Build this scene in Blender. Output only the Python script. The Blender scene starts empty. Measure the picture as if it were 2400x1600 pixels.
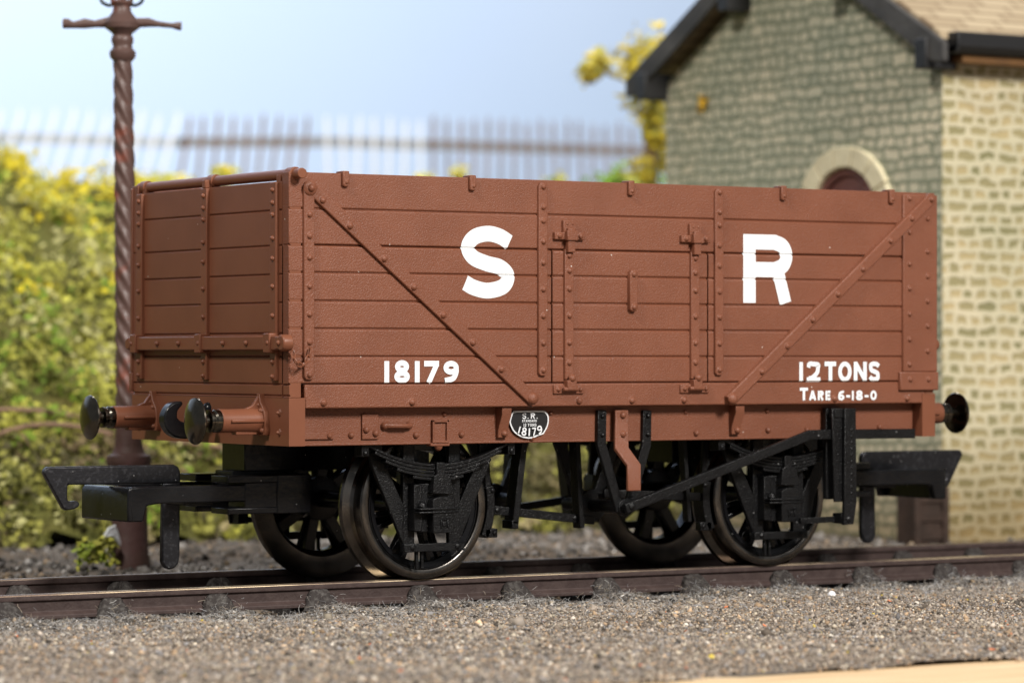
import bpy, bmesh, math, random
import numpy as np
from mathutils import Vector, Matrix
random.seed(7); rng = np.random.default_rng(7)
K = 0.1                       # lengths below are millimetres of the model; 1 Blender unit = 10 mm
PI = math.pi
scene = bpy.context.scene
COL = scene.collection

# ------------------------------------------------------------------ helpers
ORIGIN = {}
def empty(name, loc, label, cat, group=None):
    o = bpy.data.objects.new(name, None); COL.objects.link(o)
    o.empty_display_size = .3
    o.location = Vector(loc) * K
    o['label'] = label; o['category'] = cat
    if group: o['group'] = group
    ORIGIN[o.name] = Vector(loc)
    return o

class MB:
    def __init__(s): s.v = []; s.f = []; s.c = None
    def add(s, vs, fs):
        n = len(s.v); s.v += [tuple(p) for p in vs]; s.f += [tuple(i + n for i in f) for f in fs]; return s
    def box(s, x0, x1, y0, y1, z0, z1):
        if x0 > x1: x0, x1 = x1, x0
        if y0 > y1: y0, y1 = y1, y0
        if z0 > z1: z0, z1 = z1, z0
        return s.add([(x0,y0,z0),(x1,y0,z0),(x1,y1,z0),(x0,y1,z0),(x0,y0,z1),(x1,y0,z1),(x1,y1,z1),(x0,y1,z1)],
              [(0,3,2,1),(4,5,6,7),(0,1,5,4),(1,2,6,5),(2,3,7,6),(3,0,4,7)])
    def prism(s, pts, axis, a0, a1):
        """polygon pts (2-D) extruded along axis: 'y' -> pts are (x,z); 'x' -> (y,z); 'z' -> (x,y)"""
        n = len(pts)
        def mk(p, a):
            return {'y': (p[0], a, p[1]), 'x': (a, p[0], p[1]), 'z': (p[0], p[1], a)}[axis]
        A = [mk(p, a0) for p in pts] + [mk(p, a1) for p in pts]
        F = [tuple(range(n)), tuple(range(2*n-1, n-1, -1))] + [(i, i+n, (i+1) % n + n, (i+1) % n) for i in range(n)]
        return s.add(A, F)
    def strap(s, p, q, w, axis, a0, a1):
        """flat bar from p to q in the plane across axis, width w"""
        d = Vector((q[0]-p[0], q[1]-p[1])); d.normalize(); n = Vector((-d.y, d.x)) * (w/2)
        return s.prism([(p[0]-n.x,p[1]-n.y),(q[0]-n.x,q[1]-n.y),(q[0]+n.x,q[1]+n.y),(p[0]+n.x,p[1]+n.y)], axis, a0, a1)
    def band(s, pts, w, axis, a0, a1):
        L, Rr = offset_pts(pts, w); return s.prism(L + Rr[::-1], axis, a0, a1)
    def lathe(s, prof, c=(0,0,0), axis='z', n=24, cap=True):
        """prof: list of (r, a)"""
        V = []; F = []
        for r, a in prof:
            for i in range(n):
                t = 2*PI*i/n; u, w = r*math.cos(t), r*math.sin(t)
                p = {'z': (u, w, a), 'x': (a, u, w), 'y': (w, a, u)}[axis]
                V.append((c[0]+p[0], c[1]+p[1], c[2]+p[2]))
        m = len(prof)
        for j in range(m-1):
            for i in range(n):
                F.append((j*n+i, j*n+(i+1) % n, (j+1)*n+(i+1) % n, (j+1)*n+i))
        if cap:
            F.append(tuple(range(n-1, -1, -1))); F.append(tuple((m-1)*n+i for i in range(n)))
        return s.add(V, F)
    def tube(s, pts, r, n=8, radii=None):
        pts = [Vector(p) for p in pts]; V = []; F = []
        up = None
        for i, p in enumerate(pts):
            a = pts[max(i-1, 0)]; b = pts[min(i+1, len(pts)-1)]
            d = (b-a).normalized()
            if up is None:
                up = d.orthogonal().normalized()
            up = (up - d*up.dot(d)).normalized(); w = d.cross(up)
            rr = radii[i] if radii else r
            for k in range(n):
                t = 2*PI*k/n; V.append(p + (up*math.cos(t) + w*math.sin(t))*rr)
        for i in range(len(pts)-1):
            for k in range(n):
                F.append((i*n+k, i*n+(k+1) % n, (i+1)*n+(k+1) % n, (i+1)*n+k))
        F.append(tuple(range(n-1, -1, -1))); F.append(tuple((len(pts)-1)*n+k for k in range(n)))
        return s.add(V, F)
    def dome(s, c, d, r, h, n=10, rings=3):
        d = Vector(d).normalized(); u = d.orthogonal().normalized(); w = d.cross(u); c = Vector(c)
        V = []; F = []
        for j in range(rings):
            a = PI/2*j/rings; rr = r*math.cos(a); hh = h*math.sin(a)
            for i in range(n):
                t = 2*PI*i/n; V.append(c + u*rr*math.cos(t) + w*rr*math.sin(t) + d*hh)
        V.append(c + d*h); top = len(V)-1
        for j in range(rings-1):
            for i in range(n): F.append((j*n+i, j*n+(i+1) % n, (j+1)*n+(i+1) % n, (j+1)*n+i))
        for i in range(n): F.append(((rings-1)*n+i, (rings-1)*n+(i+1) % n, top))
        return s.add(V, F)
    def rot180(s, cx=32.5):
        s.v = [(2*cx-x, -y, z) for x, y, z in s.v]; return s
    def build(s, name, mat, parent=None, bevel=0, smooth=True, seg=2, ang=35, kind=None, label=None, cat=None, group=None, colors=None):
        o0 = Vector((0,0,0))
        if parent is not None:
            p = parent
            while p.parent: p = p.parent
            o0 = ORIGIN[p.name]
        elif s.v and kind is None:
            a = np.array(s.v); o0 = Vector(((a[:,0].min()+a[:,0].max())/2, (a[:,1].min()+a[:,1].max())/2, a[:,2].min()))
        me = bpy.data.meshes.new(name)
        a = (np.array(s.v, dtype=float) - np.array(o0)) * K
        me.from_pydata(a.tolist(), [], s.f); me.update()
        if colors is not None:
            at = me.color_attributes.new('tint', 'FLOAT_COLOR', 'POINT')
            at.data.foreach_set('color', np.asarray(colors, dtype=np.float32).ravel())
        bm = bmesh.new(); bm.from_mesh(me)
        if len(s.v) < 60000: bmesh.ops.recalc_face_normals(bm, faces=bm.faces)
        bm.to_mesh(me); bm.free()
        me.materials.append(mat)
        o = bpy.data.objects.new(name, me); COL.objects.link(o)
        if parent is not None: o.parent = parent
        else:
            o.location = o0 * K; ORIGIN[o.name] = o0
        if smooth:
            me.polygons.foreach_set('use_smooth', [True]*len(me.polygons))
            me.set_sharp_from_angle(angle=math.radians(ang))
        if bevel:
            m = o.modifiers.new('bevel', 'BEVEL'); m.width = bevel*K; m.segments = seg
            m.limit_method = 'ANGLE'; m.angle_limit = math.radians(40); m.use_clamp_overlap = True
        if kind: o['kind'] = kind
        if label: o['label'] = label
        if cat: o['category'] = cat
        if group: o['group'] = group
        return o

def offset_pts(pts, w, closed=False):
    P = [Vector(p) for p in pts]; n = len(P); L = []; Rr = []
    for i in range(n):
        if closed: a, b = P[i-1], P[(i+1) % n]
        else: a, b = P[max(i-1, 0)], P[min(i+1, n-1)]
        d1 = (P[i]-a); d2 = (b-P[i])
        if d1.length < 1e-9: d1 = d2
        if d2.length < 1e-9: d2 = d1
        d1 = d1.normalized(); d2 = d2.normalized()
        n1 = Vector((-d1.y, d1.x)); n2 = Vector((-d2.y, d2.x)); m = (n1+n2)
        m = m.normalized() if m.length > 1e-6 else n1
        k = (w/2) / max(m.dot(n1), .35)
        L.append((P[i].x+m.x*k, P[i].y+m.y*k)); Rr.append((P[i].x-m.x*k, P[i].y-m.y*k))
    return L, Rr

def catmull(pts, n=8, closed=False):
    P = [np.array(p, float) for p in pts]; out = []
    m = len(P)
    rng_ = range(m) if closed else range(m-1)
    for i in rng_:
        p0 = P[i-1] if (i > 0 or closed) else 2*P[0]-P[1]
        p1 = P[i]; p2 = P[(i+1) % m]
        p3 = P[(i+2) % m] if (i+2 < m or closed) else 2*P[-1]-P[-2]
        for k in range(n):
            t = k/n
            out.append(tuple(.5*((2*p1)+(-p0+p2)*t+(2*p0-5*p1+4*p2-p3)*t*t+(-p0+3*p1-3*p2+p3)*t**3)))
    if not closed: out.append(tuple(P[-1]))
    return out

# ------------------------------------------------------------------ materials
def mat(name, base, rough=.5, metal=0, spec=.5, noise=None, bump=None, extra=None):
    m = bpy.data.materials.new(name); m.use_nodes = True
    nt = m.node_tree; b = nt.nodes['Principled BSDF']
    b.inputs['Base Color'].default_value = (*base, 1); b.inputs['Roughness'].default_value = rough
    b.inputs['Metallic'].default_value = metal; b.inputs['Specular IOR Level'].default_value = spec
    tc = nt.nodes.new('ShaderNodeTexCoord')
    def N(scale, detail=3, rgh=.55, dist=0):
        n = nt.nodes.new('ShaderNodeTexNoise'); n.inputs['Scale'].default_value = scale
        n.inputs['Detail'].default_value = detail; n.inputs['Roughness'].default_value = rgh
        n.inputs['Distortion'].default_value = dist
        nt.links.new(tc.outputs['Object'], n.inputs['Vector']); return n
    if noise:                                   # (scale, colour2, low, high)
        sc, c2, lo, hi = noise
        n = N(sc); r = nt.nodes.new('ShaderNodeValToRGB')
        r.color_ramp.elements[0].position = lo; r.color_ramp.elements[1].position = hi
        r.color_ramp.elements[0].color = (*base, 1); r.color_ramp.elements[1].color = (*c2, 1)
        nt.links.new(n.outputs['Fac'], r.inputs['Fac']); nt.links.new(r.outputs['Color'], b.inputs['Base Color'])
    if bump:                                    # (scale, strength, distance)
        n = N(bump[0], 2); bp = nt.nodes.new('ShaderNodeBump')
        bp.inputs['Strength'].default_value = bump[1]; bp.inputs['Distance'].default_value = bump[2]
        nt.links.new(n.outputs['Fac'], bp.inputs['Height']); nt.links.new(bp.outputs['Normal'], b.inputs['Normal'])
    return m

def tint_mat(name, rough=.8, spec=.3, trans=0, bumpy=None):
    m = mat(name, (.5,.5,.5), rough, 0, spec, bump=bumpy); nt = m.node_tree; b = nt.nodes['Principled BSDF']
    a = nt.nodes.new('ShaderNodeVertexColor'); a.layer_name = 'tint'
    nt.links.new(a.outputs['Color'], b.inputs['Base Color'])
    return m

M = {}
M['bauxite'] = mat('bauxite_paint', (.198,.072,.040), .38, spec=.30, noise=(2.2,(.174,.062,.034),.35,.7), bump=(95,.55,.010))
M['bauxite_end'] = mat('bauxite_end_paint', (.198,.072,.038), .38, spec=.30, noise=(2.2,(.174,.062,.033),.35,.7), bump=(60,.06,.01))
M['black'] = mat('black_plastic', (.004,.004,.0045), .33, spec=.28, noise=(6,(.007,.007,.0075),.4,.7), bump=(75,.6,.010))
M['black_smooth'] = mat('smooth_black_plastic', (.004,.004,.005), .24, spec=.32, noise=(4,(.009,.009,.010),.4,.7), bump=(14,.12,.02))
M['chem_black'] = mat('blackened_steel', (.03,.03,.034), .36, metal=.7, noise=(26,(.07,.07,.078),.52,.74), bump=(40,.3,.008))
M['tyre'] = mat('nickel_tyre', (.185,.17,.155), .24, metal=1, noise=(5,(.10,.092,.085),.4,.65), bump=(60,.12,.004))
M['buffer_metal'] = mat('blackened_buffer', (.14,.122,.098), .20, metal=1, noise=(20,(.10,.09,.075),.4,.7), bump=(60,.05,.004))
M['white'] = mat('white_print', (.80,.82,.84), .5, spec=.3)
M['plate_black'] = mat('plate_black', (.008,.008,.009), .45)
M['rail_side'] = mat('painted_rail_side', (.048,.030,.027), .62, spec=.35, noise=(10,(.07,.047,.042),.4,.7), bump=(45,.4,.012))
M['rail_top'] = mat('polished_rail_top', (.80,.64,.42), .45, metal=.85, noise=(.9,(.22,.155,.11),.46,.60), bump=(20,.05,.004))
M['rail_dull'] = mat('dull_rail_top', (.26,.20,.15), .45, metal=.8, noise=(1.2,(.12,.09,.07),.4,.6))
M['chair'] = mat('sleeper_plastic', (.040,.034,.032), .8, spec=.2, noise=(25,(.10,.092,.085),.45,.7), bump=(40,.8,.03))
M['lamp'] = mat('rusty_lamp_paint', (.105,.060,.050), .42, spec=.45, noise=(2.0,(.26,.06,.03),.56,.68), bump=(20,.2,.02))
M['lamp_base'] = mat('lamp_base_paint', (.095,.048,.043), .6, spec=.3, noise=(3,(.07,.04,.03),.4,.7), bump=(14,.3,.03))
M['wire'] = mat('dark_wire', (.03,.035,.04), .4, metal=.4)
M['glass'] = mat('lantern_glass', (.8,.85,.88), .1)
M['glass'].node_tree.nodes['Principled BSDF'].inputs['Transmission Weight'].default_value = .95
M['bargeboard'] = mat('bargeboard_black', (.035,.034,.034), .7, noise=(2,(.085,.08,.076),.4,.7), bump=(10,.3,.03))
M['gutter'] = mat('gutter_black', (.012,.012,.013), .5, bump=(10,.2,.02))
M['soffit'] = mat('soffit_brown', (.16,.075,.02), .7, noise=(3,(.11,.05,.015),.4,.7))
M['dressed'] = mat('dressed_stone', (.78,.70,.48), .85, spec=.2, noise=(3,(.70,.62,.42),.4,.7), bump=(12,.4,.03))
M['door'] = mat('door_maroon', (.20,.075,.065), .6, noise=(3,(.14,.055,.05),.4,.7))
M['wood'] = mat('bare_pine', (.70,.52,.32), .6, spec=.3)
M['white_fence'] = mat('white_fence_plastic', (.74,.76,.80), .5)
M['rust_fence'] = mat('rust_fence_paint', (.21,.12,.085), .7, noise=(2,(.15,.10,.08),.4,.7))
M['rail_grey'] = mat('grey_fence_rail', (.26,.25,.25), .7, noise=(1.2,(.17,.17,.17),.4,.7))
M['rail_pale'] = mat('pale_fence_rail', (.40,.43,.47), .7, noise=(1.2,(.28,.30,.32),.4,.7))
M['crate'] = mat('dark_crate_wood', (.030,.016,.010), .75, noise=(4,(.055,.03,.02),.4,.7), bump=(10,.3,.03))
M['twig'] = mat('twig_brown', (.26,.16,.10), .8, noise=(3,(.20,.12,.08),.4,.7))
M['bead'] = mat('white_bead', (.85,.86,.9), .4)
M['bank'] = mat('bank_soil', (.10,.105,.028), .95, spec=.1, noise=(1.2,(.15,.13,.04),.4,.7), bump=(3,.8,.2))
M['leaf'] = tint_mat('leaf_flock', .75, .15)
M['grain'] = tint_mat('ballast_grain', .9, .15)
M['fibre'] = tint_mat('ballast_fibre', .8, .2)
M['sky'] = mat('sky_board_print', (.50,.64,.87), .85, spec=.05, noise=(.035,(.56,.68,.88),.35,.7))

def wood_mat():
    m = M['wood']; nt = m.node_tree; b = nt.nodes['Principled BSDF']
    tc = nt.nodes.new('ShaderNodeTexCoord'); mp = nt.nodes.new('ShaderNodeMapping')
    mp.inputs['Scale'].default_value = (.35, 5, 5)
    n = nt.nodes.new('ShaderNodeTexNoise'); n.inputs['Scale'].default_value = 2.5; n.inputs['Detail'].default_value = 5
    r = nt.nodes.new('ShaderNodeValToRGB')
    r.color_ramp.elements[0].position = .3; r.color_ramp.elements[0].color = (.82,.64,.42,1)
    r.color_ramp.elements[1].position = .75; r.color_ramp.elements[1].color = (.60,.40,.21,1)
    nt.links.new(tc.outputs['Object'], mp.inputs['Vector']); nt.links.new(mp.outputs['Vector'], n.inputs['Vector'])
    nt.links.new(n.outputs['Fac'], r.inputs['Fac']); nt.links.new(r.outputs['Color'], b.inputs['Base Color'])
wood_mat()

def stone_mat(name, axis, c1, c2, cm, cool, warm, mort, bw, rh):
    """random rubble courses: brick texture with jittered coordinates"""
    m = bpy.data.materials.new(name); m.use_nodes = True; nt = m.node_tree; b = nt.nodes['Principled BSDF']
    b.inputs['Roughness'].default_value = .9; b.inputs['Specular IOR Level'].default_value = .15
    tc = nt.nodes.new('ShaderNodeTexCoord')
    sx = nt.nodes.new('ShaderNodeSeparateXYZ'); nt.links.new(tc.outputs['Object'], sx.inputs['Vector'])
    cb = nt.nodes.new('ShaderNodeCombineXYZ')
    nt.links.new(sx.outputs[axis], cb.inputs['X']); nt.links.new(sx.outputs['Z'], cb.inputs['Y'])
    nz = nt.nodes.new('ShaderNodeTexNoise'); nz.inputs['Scale'].default_value = 3.4; nz.inputs['Detail'].default_value = 2
    nt.links.new(cb.outputs[0], nz.inputs['Vector'])
    mx = nt.nodes.new('ShaderNodeVectorMath'); mx.operation = 'MULTIPLY_ADD'
    mx.inputs[1].default_value = (.13,.13,0)
    nt.links.new(nz.outputs['Color'], mx.inputs[0]); nt.links.new(cb.outputs[0], mx.inputs[2])
    nq = nt.nodes.new('ShaderNodeTexNoise'); nq.inputs['Scale'].default_value = 9; nq.inputs['Detail'].default_value = 2
    nt.links.new(cb.outputs[0], nq.inputs['Vector'])
    m3 = nt.nodes.new('ShaderNodeVectorMath'); m3.operation = 'MULTIPLY_ADD'; m3.inputs[1].default_value = (.075,.065,0)
    nt.links.new(nq.outputs['Color'], m3.inputs[0]); nt.links.new(mx.outputs[0], m3.inputs[2]); mx = m3
    br = nt.nodes.new('ShaderNodeTexBrick')
    br.inputs['Scale'].default_value = 1; br.inputs['Brick Width'].default_value = bw; br.inputs['Row Height'].default_value = rh
    br.inputs['Mortar Size'].default_value = mort; br.inputs['Mortar Smooth'].default_value = .3
    br.inputs['Color1'].default_value = (*c1,1); br.inputs['Color2'].default_value = (*c2,1)
    br.inputs['Mortar'].default_value = (*cm,1)
    br.offset = .42; br.offset_frequency = 3; br.squash = .62; br.squash_frequency = 2
    nt.links.new(mx.outputs[0], br.inputs['Vector'])
    n2 = nt.nodes.new('ShaderNodeTexNoise'); n2.inputs['Scale'].default_value = .55; n2.inputs['Detail'].default_value = 4
    nt.links.new(cb.outputs[0], n2.inputs['Vector'])
    rp = nt.nodes.new('ShaderNodeValToRGB'); rp.color_ramp.elements[0].position = .3; rp.color_ramp.elements[1].position = .7
    rp.color_ramp.elements[0].color = (*cool,1); rp.color_ramp.elements[1].color = (*warm,1)
    nt.links.new(n2.outputs['Fac'], rp.inputs['Fac'])
    mm = nt.nodes.new('ShaderNodeMix'); mm.data_type = 'RGBA'; mm.blend_type = 'MULTIPLY'; mm.inputs[0].default_value = 1
    nt.links.new(br.outputs['Color'], mm.inputs[6]); nt.links.new(rp.outputs['Color'], mm.inputs[7])
    # brown multiplied in with a noisy edge, deepening towards the foot of the wall
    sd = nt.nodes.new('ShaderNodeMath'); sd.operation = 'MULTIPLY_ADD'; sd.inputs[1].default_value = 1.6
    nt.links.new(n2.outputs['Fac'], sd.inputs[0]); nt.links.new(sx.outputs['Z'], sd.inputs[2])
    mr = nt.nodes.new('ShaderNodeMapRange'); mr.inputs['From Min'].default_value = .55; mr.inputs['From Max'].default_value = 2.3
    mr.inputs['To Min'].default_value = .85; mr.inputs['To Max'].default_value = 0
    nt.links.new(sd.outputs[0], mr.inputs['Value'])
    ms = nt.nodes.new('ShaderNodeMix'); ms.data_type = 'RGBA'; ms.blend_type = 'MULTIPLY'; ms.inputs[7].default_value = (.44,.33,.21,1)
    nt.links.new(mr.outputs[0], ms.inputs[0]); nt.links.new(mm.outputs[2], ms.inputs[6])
    nt.links.new(ms.outputs[2], b.inputs['Base Color'])
    bp = nt.nodes.new('ShaderNodeBump'); bp.inputs['Strength'].default_value = .6; bp.inputs['Distance'].default_value = .03
    nt.links.new(br.outputs['Fac'], bp.inputs['Height']); nt.links.new(bp.outputs['Normal'], b.inputs['Normal'])
    return m
M['stone_y'] = stone_mat('rubble_gable', 'Y', (.69,.645,.52), (.48,.48,.39), (.28,.305,.235), (.80,.83,.77), (1.10,1.04,.94), .024, .28, .132)  # joint shade coloured in as dark mortar; same stone as the side wall
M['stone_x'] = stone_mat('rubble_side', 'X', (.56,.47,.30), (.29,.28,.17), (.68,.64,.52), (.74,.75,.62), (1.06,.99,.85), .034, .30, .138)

def shingle_mat():
    m = bpy.data.materials.new('roof_tiles'); m.use_nodes = True; nt = m.node_tree; b = nt.nodes['Principled BSDF']
    b.inputs['Roughness'].default_value = .85; b.inputs['Specular IOR Level'].default_value = .2
    tc = nt.nodes.new('ShaderNodeTexCoord')
    br = nt.nodes.new('ShaderNodeTexBrick'); br.inputs['Scale'].default_value = 1
    br.inputs['Brick Width'].default_value = .5; br.inputs['Row Height'].default_value = .2; br.inputs['Mortar Size'].default_value = .018
    br.inputs['Color1'].default_value = (.52,.42,.28,1); br.inputs['Color2'].default_value = (.40,.31,.20,1); br.inputs['Mortar'].default_value = (.26,.19,.12,1)
    nt.links.new(tc.outputs['Object'], br.inputs['Vector']); nt.links.new(br.outputs['Color'], b.inputs['Base Color'])
    return m
M['roof'] = shingle_mat()

def ground_mat():
    m = bpy.data.materials.new('ground_scatter'); m.use_nodes = True; nt = m.node_tree; b = nt.nodes['Principled BSDF']
    b.inputs['Roughness'].default_value = .95; b.inputs['Specular IOR Level'].default_value = .1
    tc = nt.nodes.new('ShaderNodeTexCoord')
    def N(s, d):
        n = nt.nodes.new('ShaderNodeTexNoise'); n.inputs['Scale'].default_value = s; n.inputs['Detail'].default_value = d
        nt.links.new(tc.outputs['Object'], n.inputs['Vector']); return n
    a = N(22, 4); c = N(.35, 3)
    r = nt.nodes.new('ShaderNodeValToRGB'); e = r.color_ramp.elements
    e[0].position = .32; e[0].color = (.055,.046,.038,1); e[1].position = .68; e[1].color = (.30,.26,.22,1)
    nt.links.new(a.outputs['Fac'], r.inputs['Fac'])
    r2 = nt.nodes.new('ShaderNodeValToRGB'); e = r2.color_ramp.elements
    e[0].position = .38; e[0].color = (.85,.88,.92,1); e[1].position = .65; e[1].color = (1.05,.92,.78,1)
    nt.links.new(c.outputs['Fac'], r2.inputs['Fac'])
    mm = nt.nodes.new('ShaderNodeMix'); mm.data_type = 'RGBA'; mm.blend_type = 'MULTIPLY'; mm.inputs[0].default_value = 1
    nt.links.new(r.outputs['Color'], mm.inputs[6]); nt.links.new(r2.outputs['Color'], mm.inputs[7])
    nt.links.new(mm.outputs[2], b.inputs['Base Color'])
    bp = nt.nodes.new('ShaderNodeBump'); bp.inputs['Strength'].default_value = .9; bp.inputs['Distance'].default_value = .03
    nt.links.new(a.outputs['Fac'], bp.inputs['Height']); nt.links.new(bp.outputs['Normal'], b.inputs['Normal'])
    return m
M['ground'] = ground_mat()

def specks(m, scale, rad, col):
    nt = m.node_tree; b = nt.nodes['Principled BSDF']; lk = b.inputs['Base Color'].links[0]; src = lk.from_socket
    tc = nt.nodes.new('ShaderNodeTexCoord'); v = nt.nodes.new('ShaderNodeTexVoronoi'); v.inputs['Scale'].default_value = scale
    nt.links.new(tc.outputs['Object'], v.inputs['Vector'])
    c = nt.nodes.new('ShaderNodeMath'); c.operation = 'LESS_THAN'; c.inputs[1].default_value = rad
    nt.links.new(v.outputs['Distance'], c.inputs[0])
    mx = nt.nodes.new('ShaderNodeMix'); mx.data_type = 'RGBA'; mx.inputs[7].default_value = (*col, 1)
    nt.links.new(c.outputs[0], mx.inputs[0]); nt.links.new(src, mx.inputs[6]); nt.links.new(mx.outputs[2], b.inputs['Base Color'])
specks(M['bauxite'], 4.0, .024, (.62,.55,.50)); specks(M['bauxite_end'], 4.0, .022, (.6,.5,.45)); specks(M['black'], 9, .045, (.28,.28,.28)); specks(M['black_smooth'], 9, .04, (.25,.25,.25)); specks(M['chem_black'], 14, .07, (.5,.5,.5))

# ------------------------------------------------------------------ WAGON
Lw, W, ZT, ZB = 65.04, 13.87, 32.65, 14.08
wagon = empty('open_wagon', (32.5, 0, 0), 'reddish brown seven plank open goods wagon lettered S R standing on the track', 'wagon')
GROOVES = [16.02, 18.18, 20.38, 22.57, 24.80, 26.95, 29.82]
GW, GD = .13, .17
def profile(z0, z1, gro=GROOVES):
    pts = [(0, z0)]
    for g in gro:
        if z0 < g-GW and g+GW < z1: pts += [(0, g-GW), (GD, g-.03), (GD*.55, g+.03), (0, g+GW*.8)]
        elif abs(g-z0) < .05: pts = [(GD, z0), (0, z0+GW*.8)]
    if any(abs(g-z1) < .05 for g in gro): pts += [(0, z1-GW), (GD, z1)]
    else: pts += [(0, z1)]
    return pts
def plank_panel(mb, x0, x1, z0, z1, s, thick=1.1, face=W):
    pr = profile(z0, z1)
    poly = [(s*(face-d), z) for d, z in pr] + [(s*(face-thick), z1), (s*(face-thick), z0)]
    return mb.prism(poly, 'x', x0, x1)
def depth_at(z):
    for g in GROOVES:
        if g-GW <= z <= g+GW*.8:
            if z <= g: return GD*(z-(g-GW))/GW
            return GD*(1-(z-g)/(GW*.8))
    return 0

def rivet(mb, x, z, y=-W-.28, r=.24, h=.2, s=1):
    mb.dome((x, s*y, z), (0, -s, 0), r*1.22, .05, 12, 2)
    mb.dome((x, s*y, z), (0, -s, 0), r, h, 10, 3)

def side(s):
    """s=-1 near side (facing the camera), +1 far side, a half-turned copy"""
    far = s > 0
    def fin(mb): return mb.rot180(Lw/2) if far else mb
    mb = MB()
    plank_panel(mb, 0, Lw, 26.97, ZT, -1)
    plank_panel(mb, 0, 24.54, 16.02, 26.93, -1)
    plank_panel(mb, 40.42, Lw, 16.02, 26.93, -1)
    mb.box(.0, Lw, -W+1.1, -W+.9, 16.0, 27)                      # backing behind the door gaps
    p = fin(mb).build('side_planking', M['bauxite'], wagon, bevel=.05)
    d = MB(); plank_panel(d, 24.67, 40.30, 16.02, 26.93, -1)
    door = fin(d).build('side_door', M['bauxite'], wagon, bevel=.06)
    c = MB(); c.box(1.46, Lw-1.1, -W, -W+3.0, ZB, 15.98)
    for x in (3.11, 11.22, 27.26, 32.55, 37.86, 53.85, 61.9): rivet(c, x, 14.53, -W, .30, .26)
    fin(c).build('curb_rail', M['bauxite'], wagon, bevel=.12)
    # straps on the planking
    def strap(name, x, w, z0, z1, zs, par, r=.25, t=.28):
        m = MB()
        n = 8; pts = [(x-w/2, z0+w*.3), (x-w*.3, z0), (x+w*.3, z0), (x+w/2, z0+w*.3), (x+w/2, z1-w*.3), (x+w*.3, z1), (x-w*.3, z1), (x-w/2, z1-w*.3)]
        m.prism(pts, 'y', -W-t, -W+.2)
        for z in zs: rivet(m, x, z, -W-t, r)
        return fin(m).build(name, M['bauxite'], par, bevel=.07)
    ZS = (32.1, 30.42, 29.3, 27.6, 25.87, 23.68, 21.5, 19.28, 17.05)
    strap('end_stanchion', 1.70, .92, 16.35, 31.9, (29.32, 27.64, 25.95, 23.7, 21.49, 19.3, 16.73), p)
    strap('door_stanchion', 23.58, .86, 16.6, 32.42, ZS, p)
    strap('door_stanchion', 41.38, .86, 16.6, 32.38, ZS, p)
    # diagonal braces
    b = MB(); b.strap((1.55, 31.7), (22.95, 14.42), 1.05, 'y', -W-.30, -W+.2)
    b.dome((1.75, -W-.30, 31.4), (0,-1,0), .62, .22, 14); b.dome((1.75, -W-.42, 31.4), (0,-1,0), .34, .34, 12)
    for x, z in ((2.86,30.47),(5.32,28.5),(8.46,25.95),(11.21,23.72),(13.96,21.51),(16.75,19.31),(19.48,17.13)): rivet(b, x, z, -W-.30, .28, .24)
    b.dome((22.55, -W-.30, 14.75), (0,-1,0), .5, .3, 12)
    fin(b).build('diagonal_brace', M['bauxite'], p, bevel=.1)
    b = MB(); b.strap((64.5, 32.25), (42.35, 14.4), 1.05, 'y', -W-.52, -W+.2)
    for x, z in ((64.26,32.06),(62.06,30.33),(59.66,28.32),(56.58,25.81),(53.85,23.58),(51.08,21.36),(48.35,19.07),(45.64,16.89)): rivet(b, x, z, -W-.52, .28, .24)
    b.dome((42.6, -W-.52, 14.6), (0,-1,0), .5, .3, 12)
    fin(b).build('diagonal_brace', M['bauxite'], p, bevel=.12)
    # right corner plate
    m = MB(); m.box(61.3, Lw+.12, -W-.24, -W+.2, 16.85, 32.45); m.box(60.9, Lw+.18, -W-.34, -W+.2, 15.22, 16.85)
    for z in (32.08, 29.13, 26.33, 24.17, 21.94, 19.7, 17.49, 16.18): rivet(m, 62.0, z, -W-(.34 if z < 16.9 else .24), .24)
    for z in (30.37, 27.45, 25.27, 23.07, 20.88, 18.66, 16.18): rivet(m, 64.05, z, -W-(.34 if z < 16.9 else .24), .24)
    fin(m).build('corner_plate', M['bauxite'], p, bevel=.1)
    # capping clips on the top edge
    for x in (5.0, 16.8, 32.35, 48.2, 60.05):
        m = MB(); m.prism([(x-.30, 31.75), (x-.2, 31.58), (x+.2, 31.58), (x+.30, 31.75), (x+.30, 32.84), (x-.30, 32.84)], 'y', -W-.32, -W+.9)
        rivet(m, x+.03, 31.95, -W-.32, .16, .12)
        fin(m).build('capping_clip', M['bauxite'], p, bevel=.1)
    # door furniture
    for x in (26.15, 38.88):
        m = MB(); m.box(x-.43, x+.43, -W-.26, -W+.2, 16.3, 27.0)
        for z in (26.48, 25.25, 23.74, 21.55, 19.33, 17.68): rivet(m, x, z, -W-.26, .25)
        m.box(x-.62, x+.62, -W-.32, -W+.2, 28.35, 29.4); m.box(x-.36, x+.36, -W-.62, -W+.2, 26.75, 28.75)
        m.box(x-1.48, x+1.48, -W-.36, -W+.2, 27.8, 28.4); m.box(x-.52, x+.52, -W-.78, -W+.2, 27.72, 28.52)
        for dx in (-1.02, 1.02): rivet(m, x+dx, 28.1, -W-.36, .24)
        for dx in (-.26, .26): m.dome((x+dx, -W-.32, 29.1), (0,-1,0), .13, .08, 8, 2)
        fin(m).build('door_hinge', M['bauxite'], door, bevel=.06)
        m = MB(); m.box(x-1.48, x+1.5, -W-.2, -W+.2, 15.12, 15.85)
        m.tube([(x-.7, -W-.42, 15.5), (x+.75, -W-.42, 15.5)], .2, 8)
        m.box(x-.4, x+.5, -W-.62, -W+.1, 15.42, 16.25); m.dome((x+.1, -W-.5, 16.4), (0,-1,0), .34, .3, 10)
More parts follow.
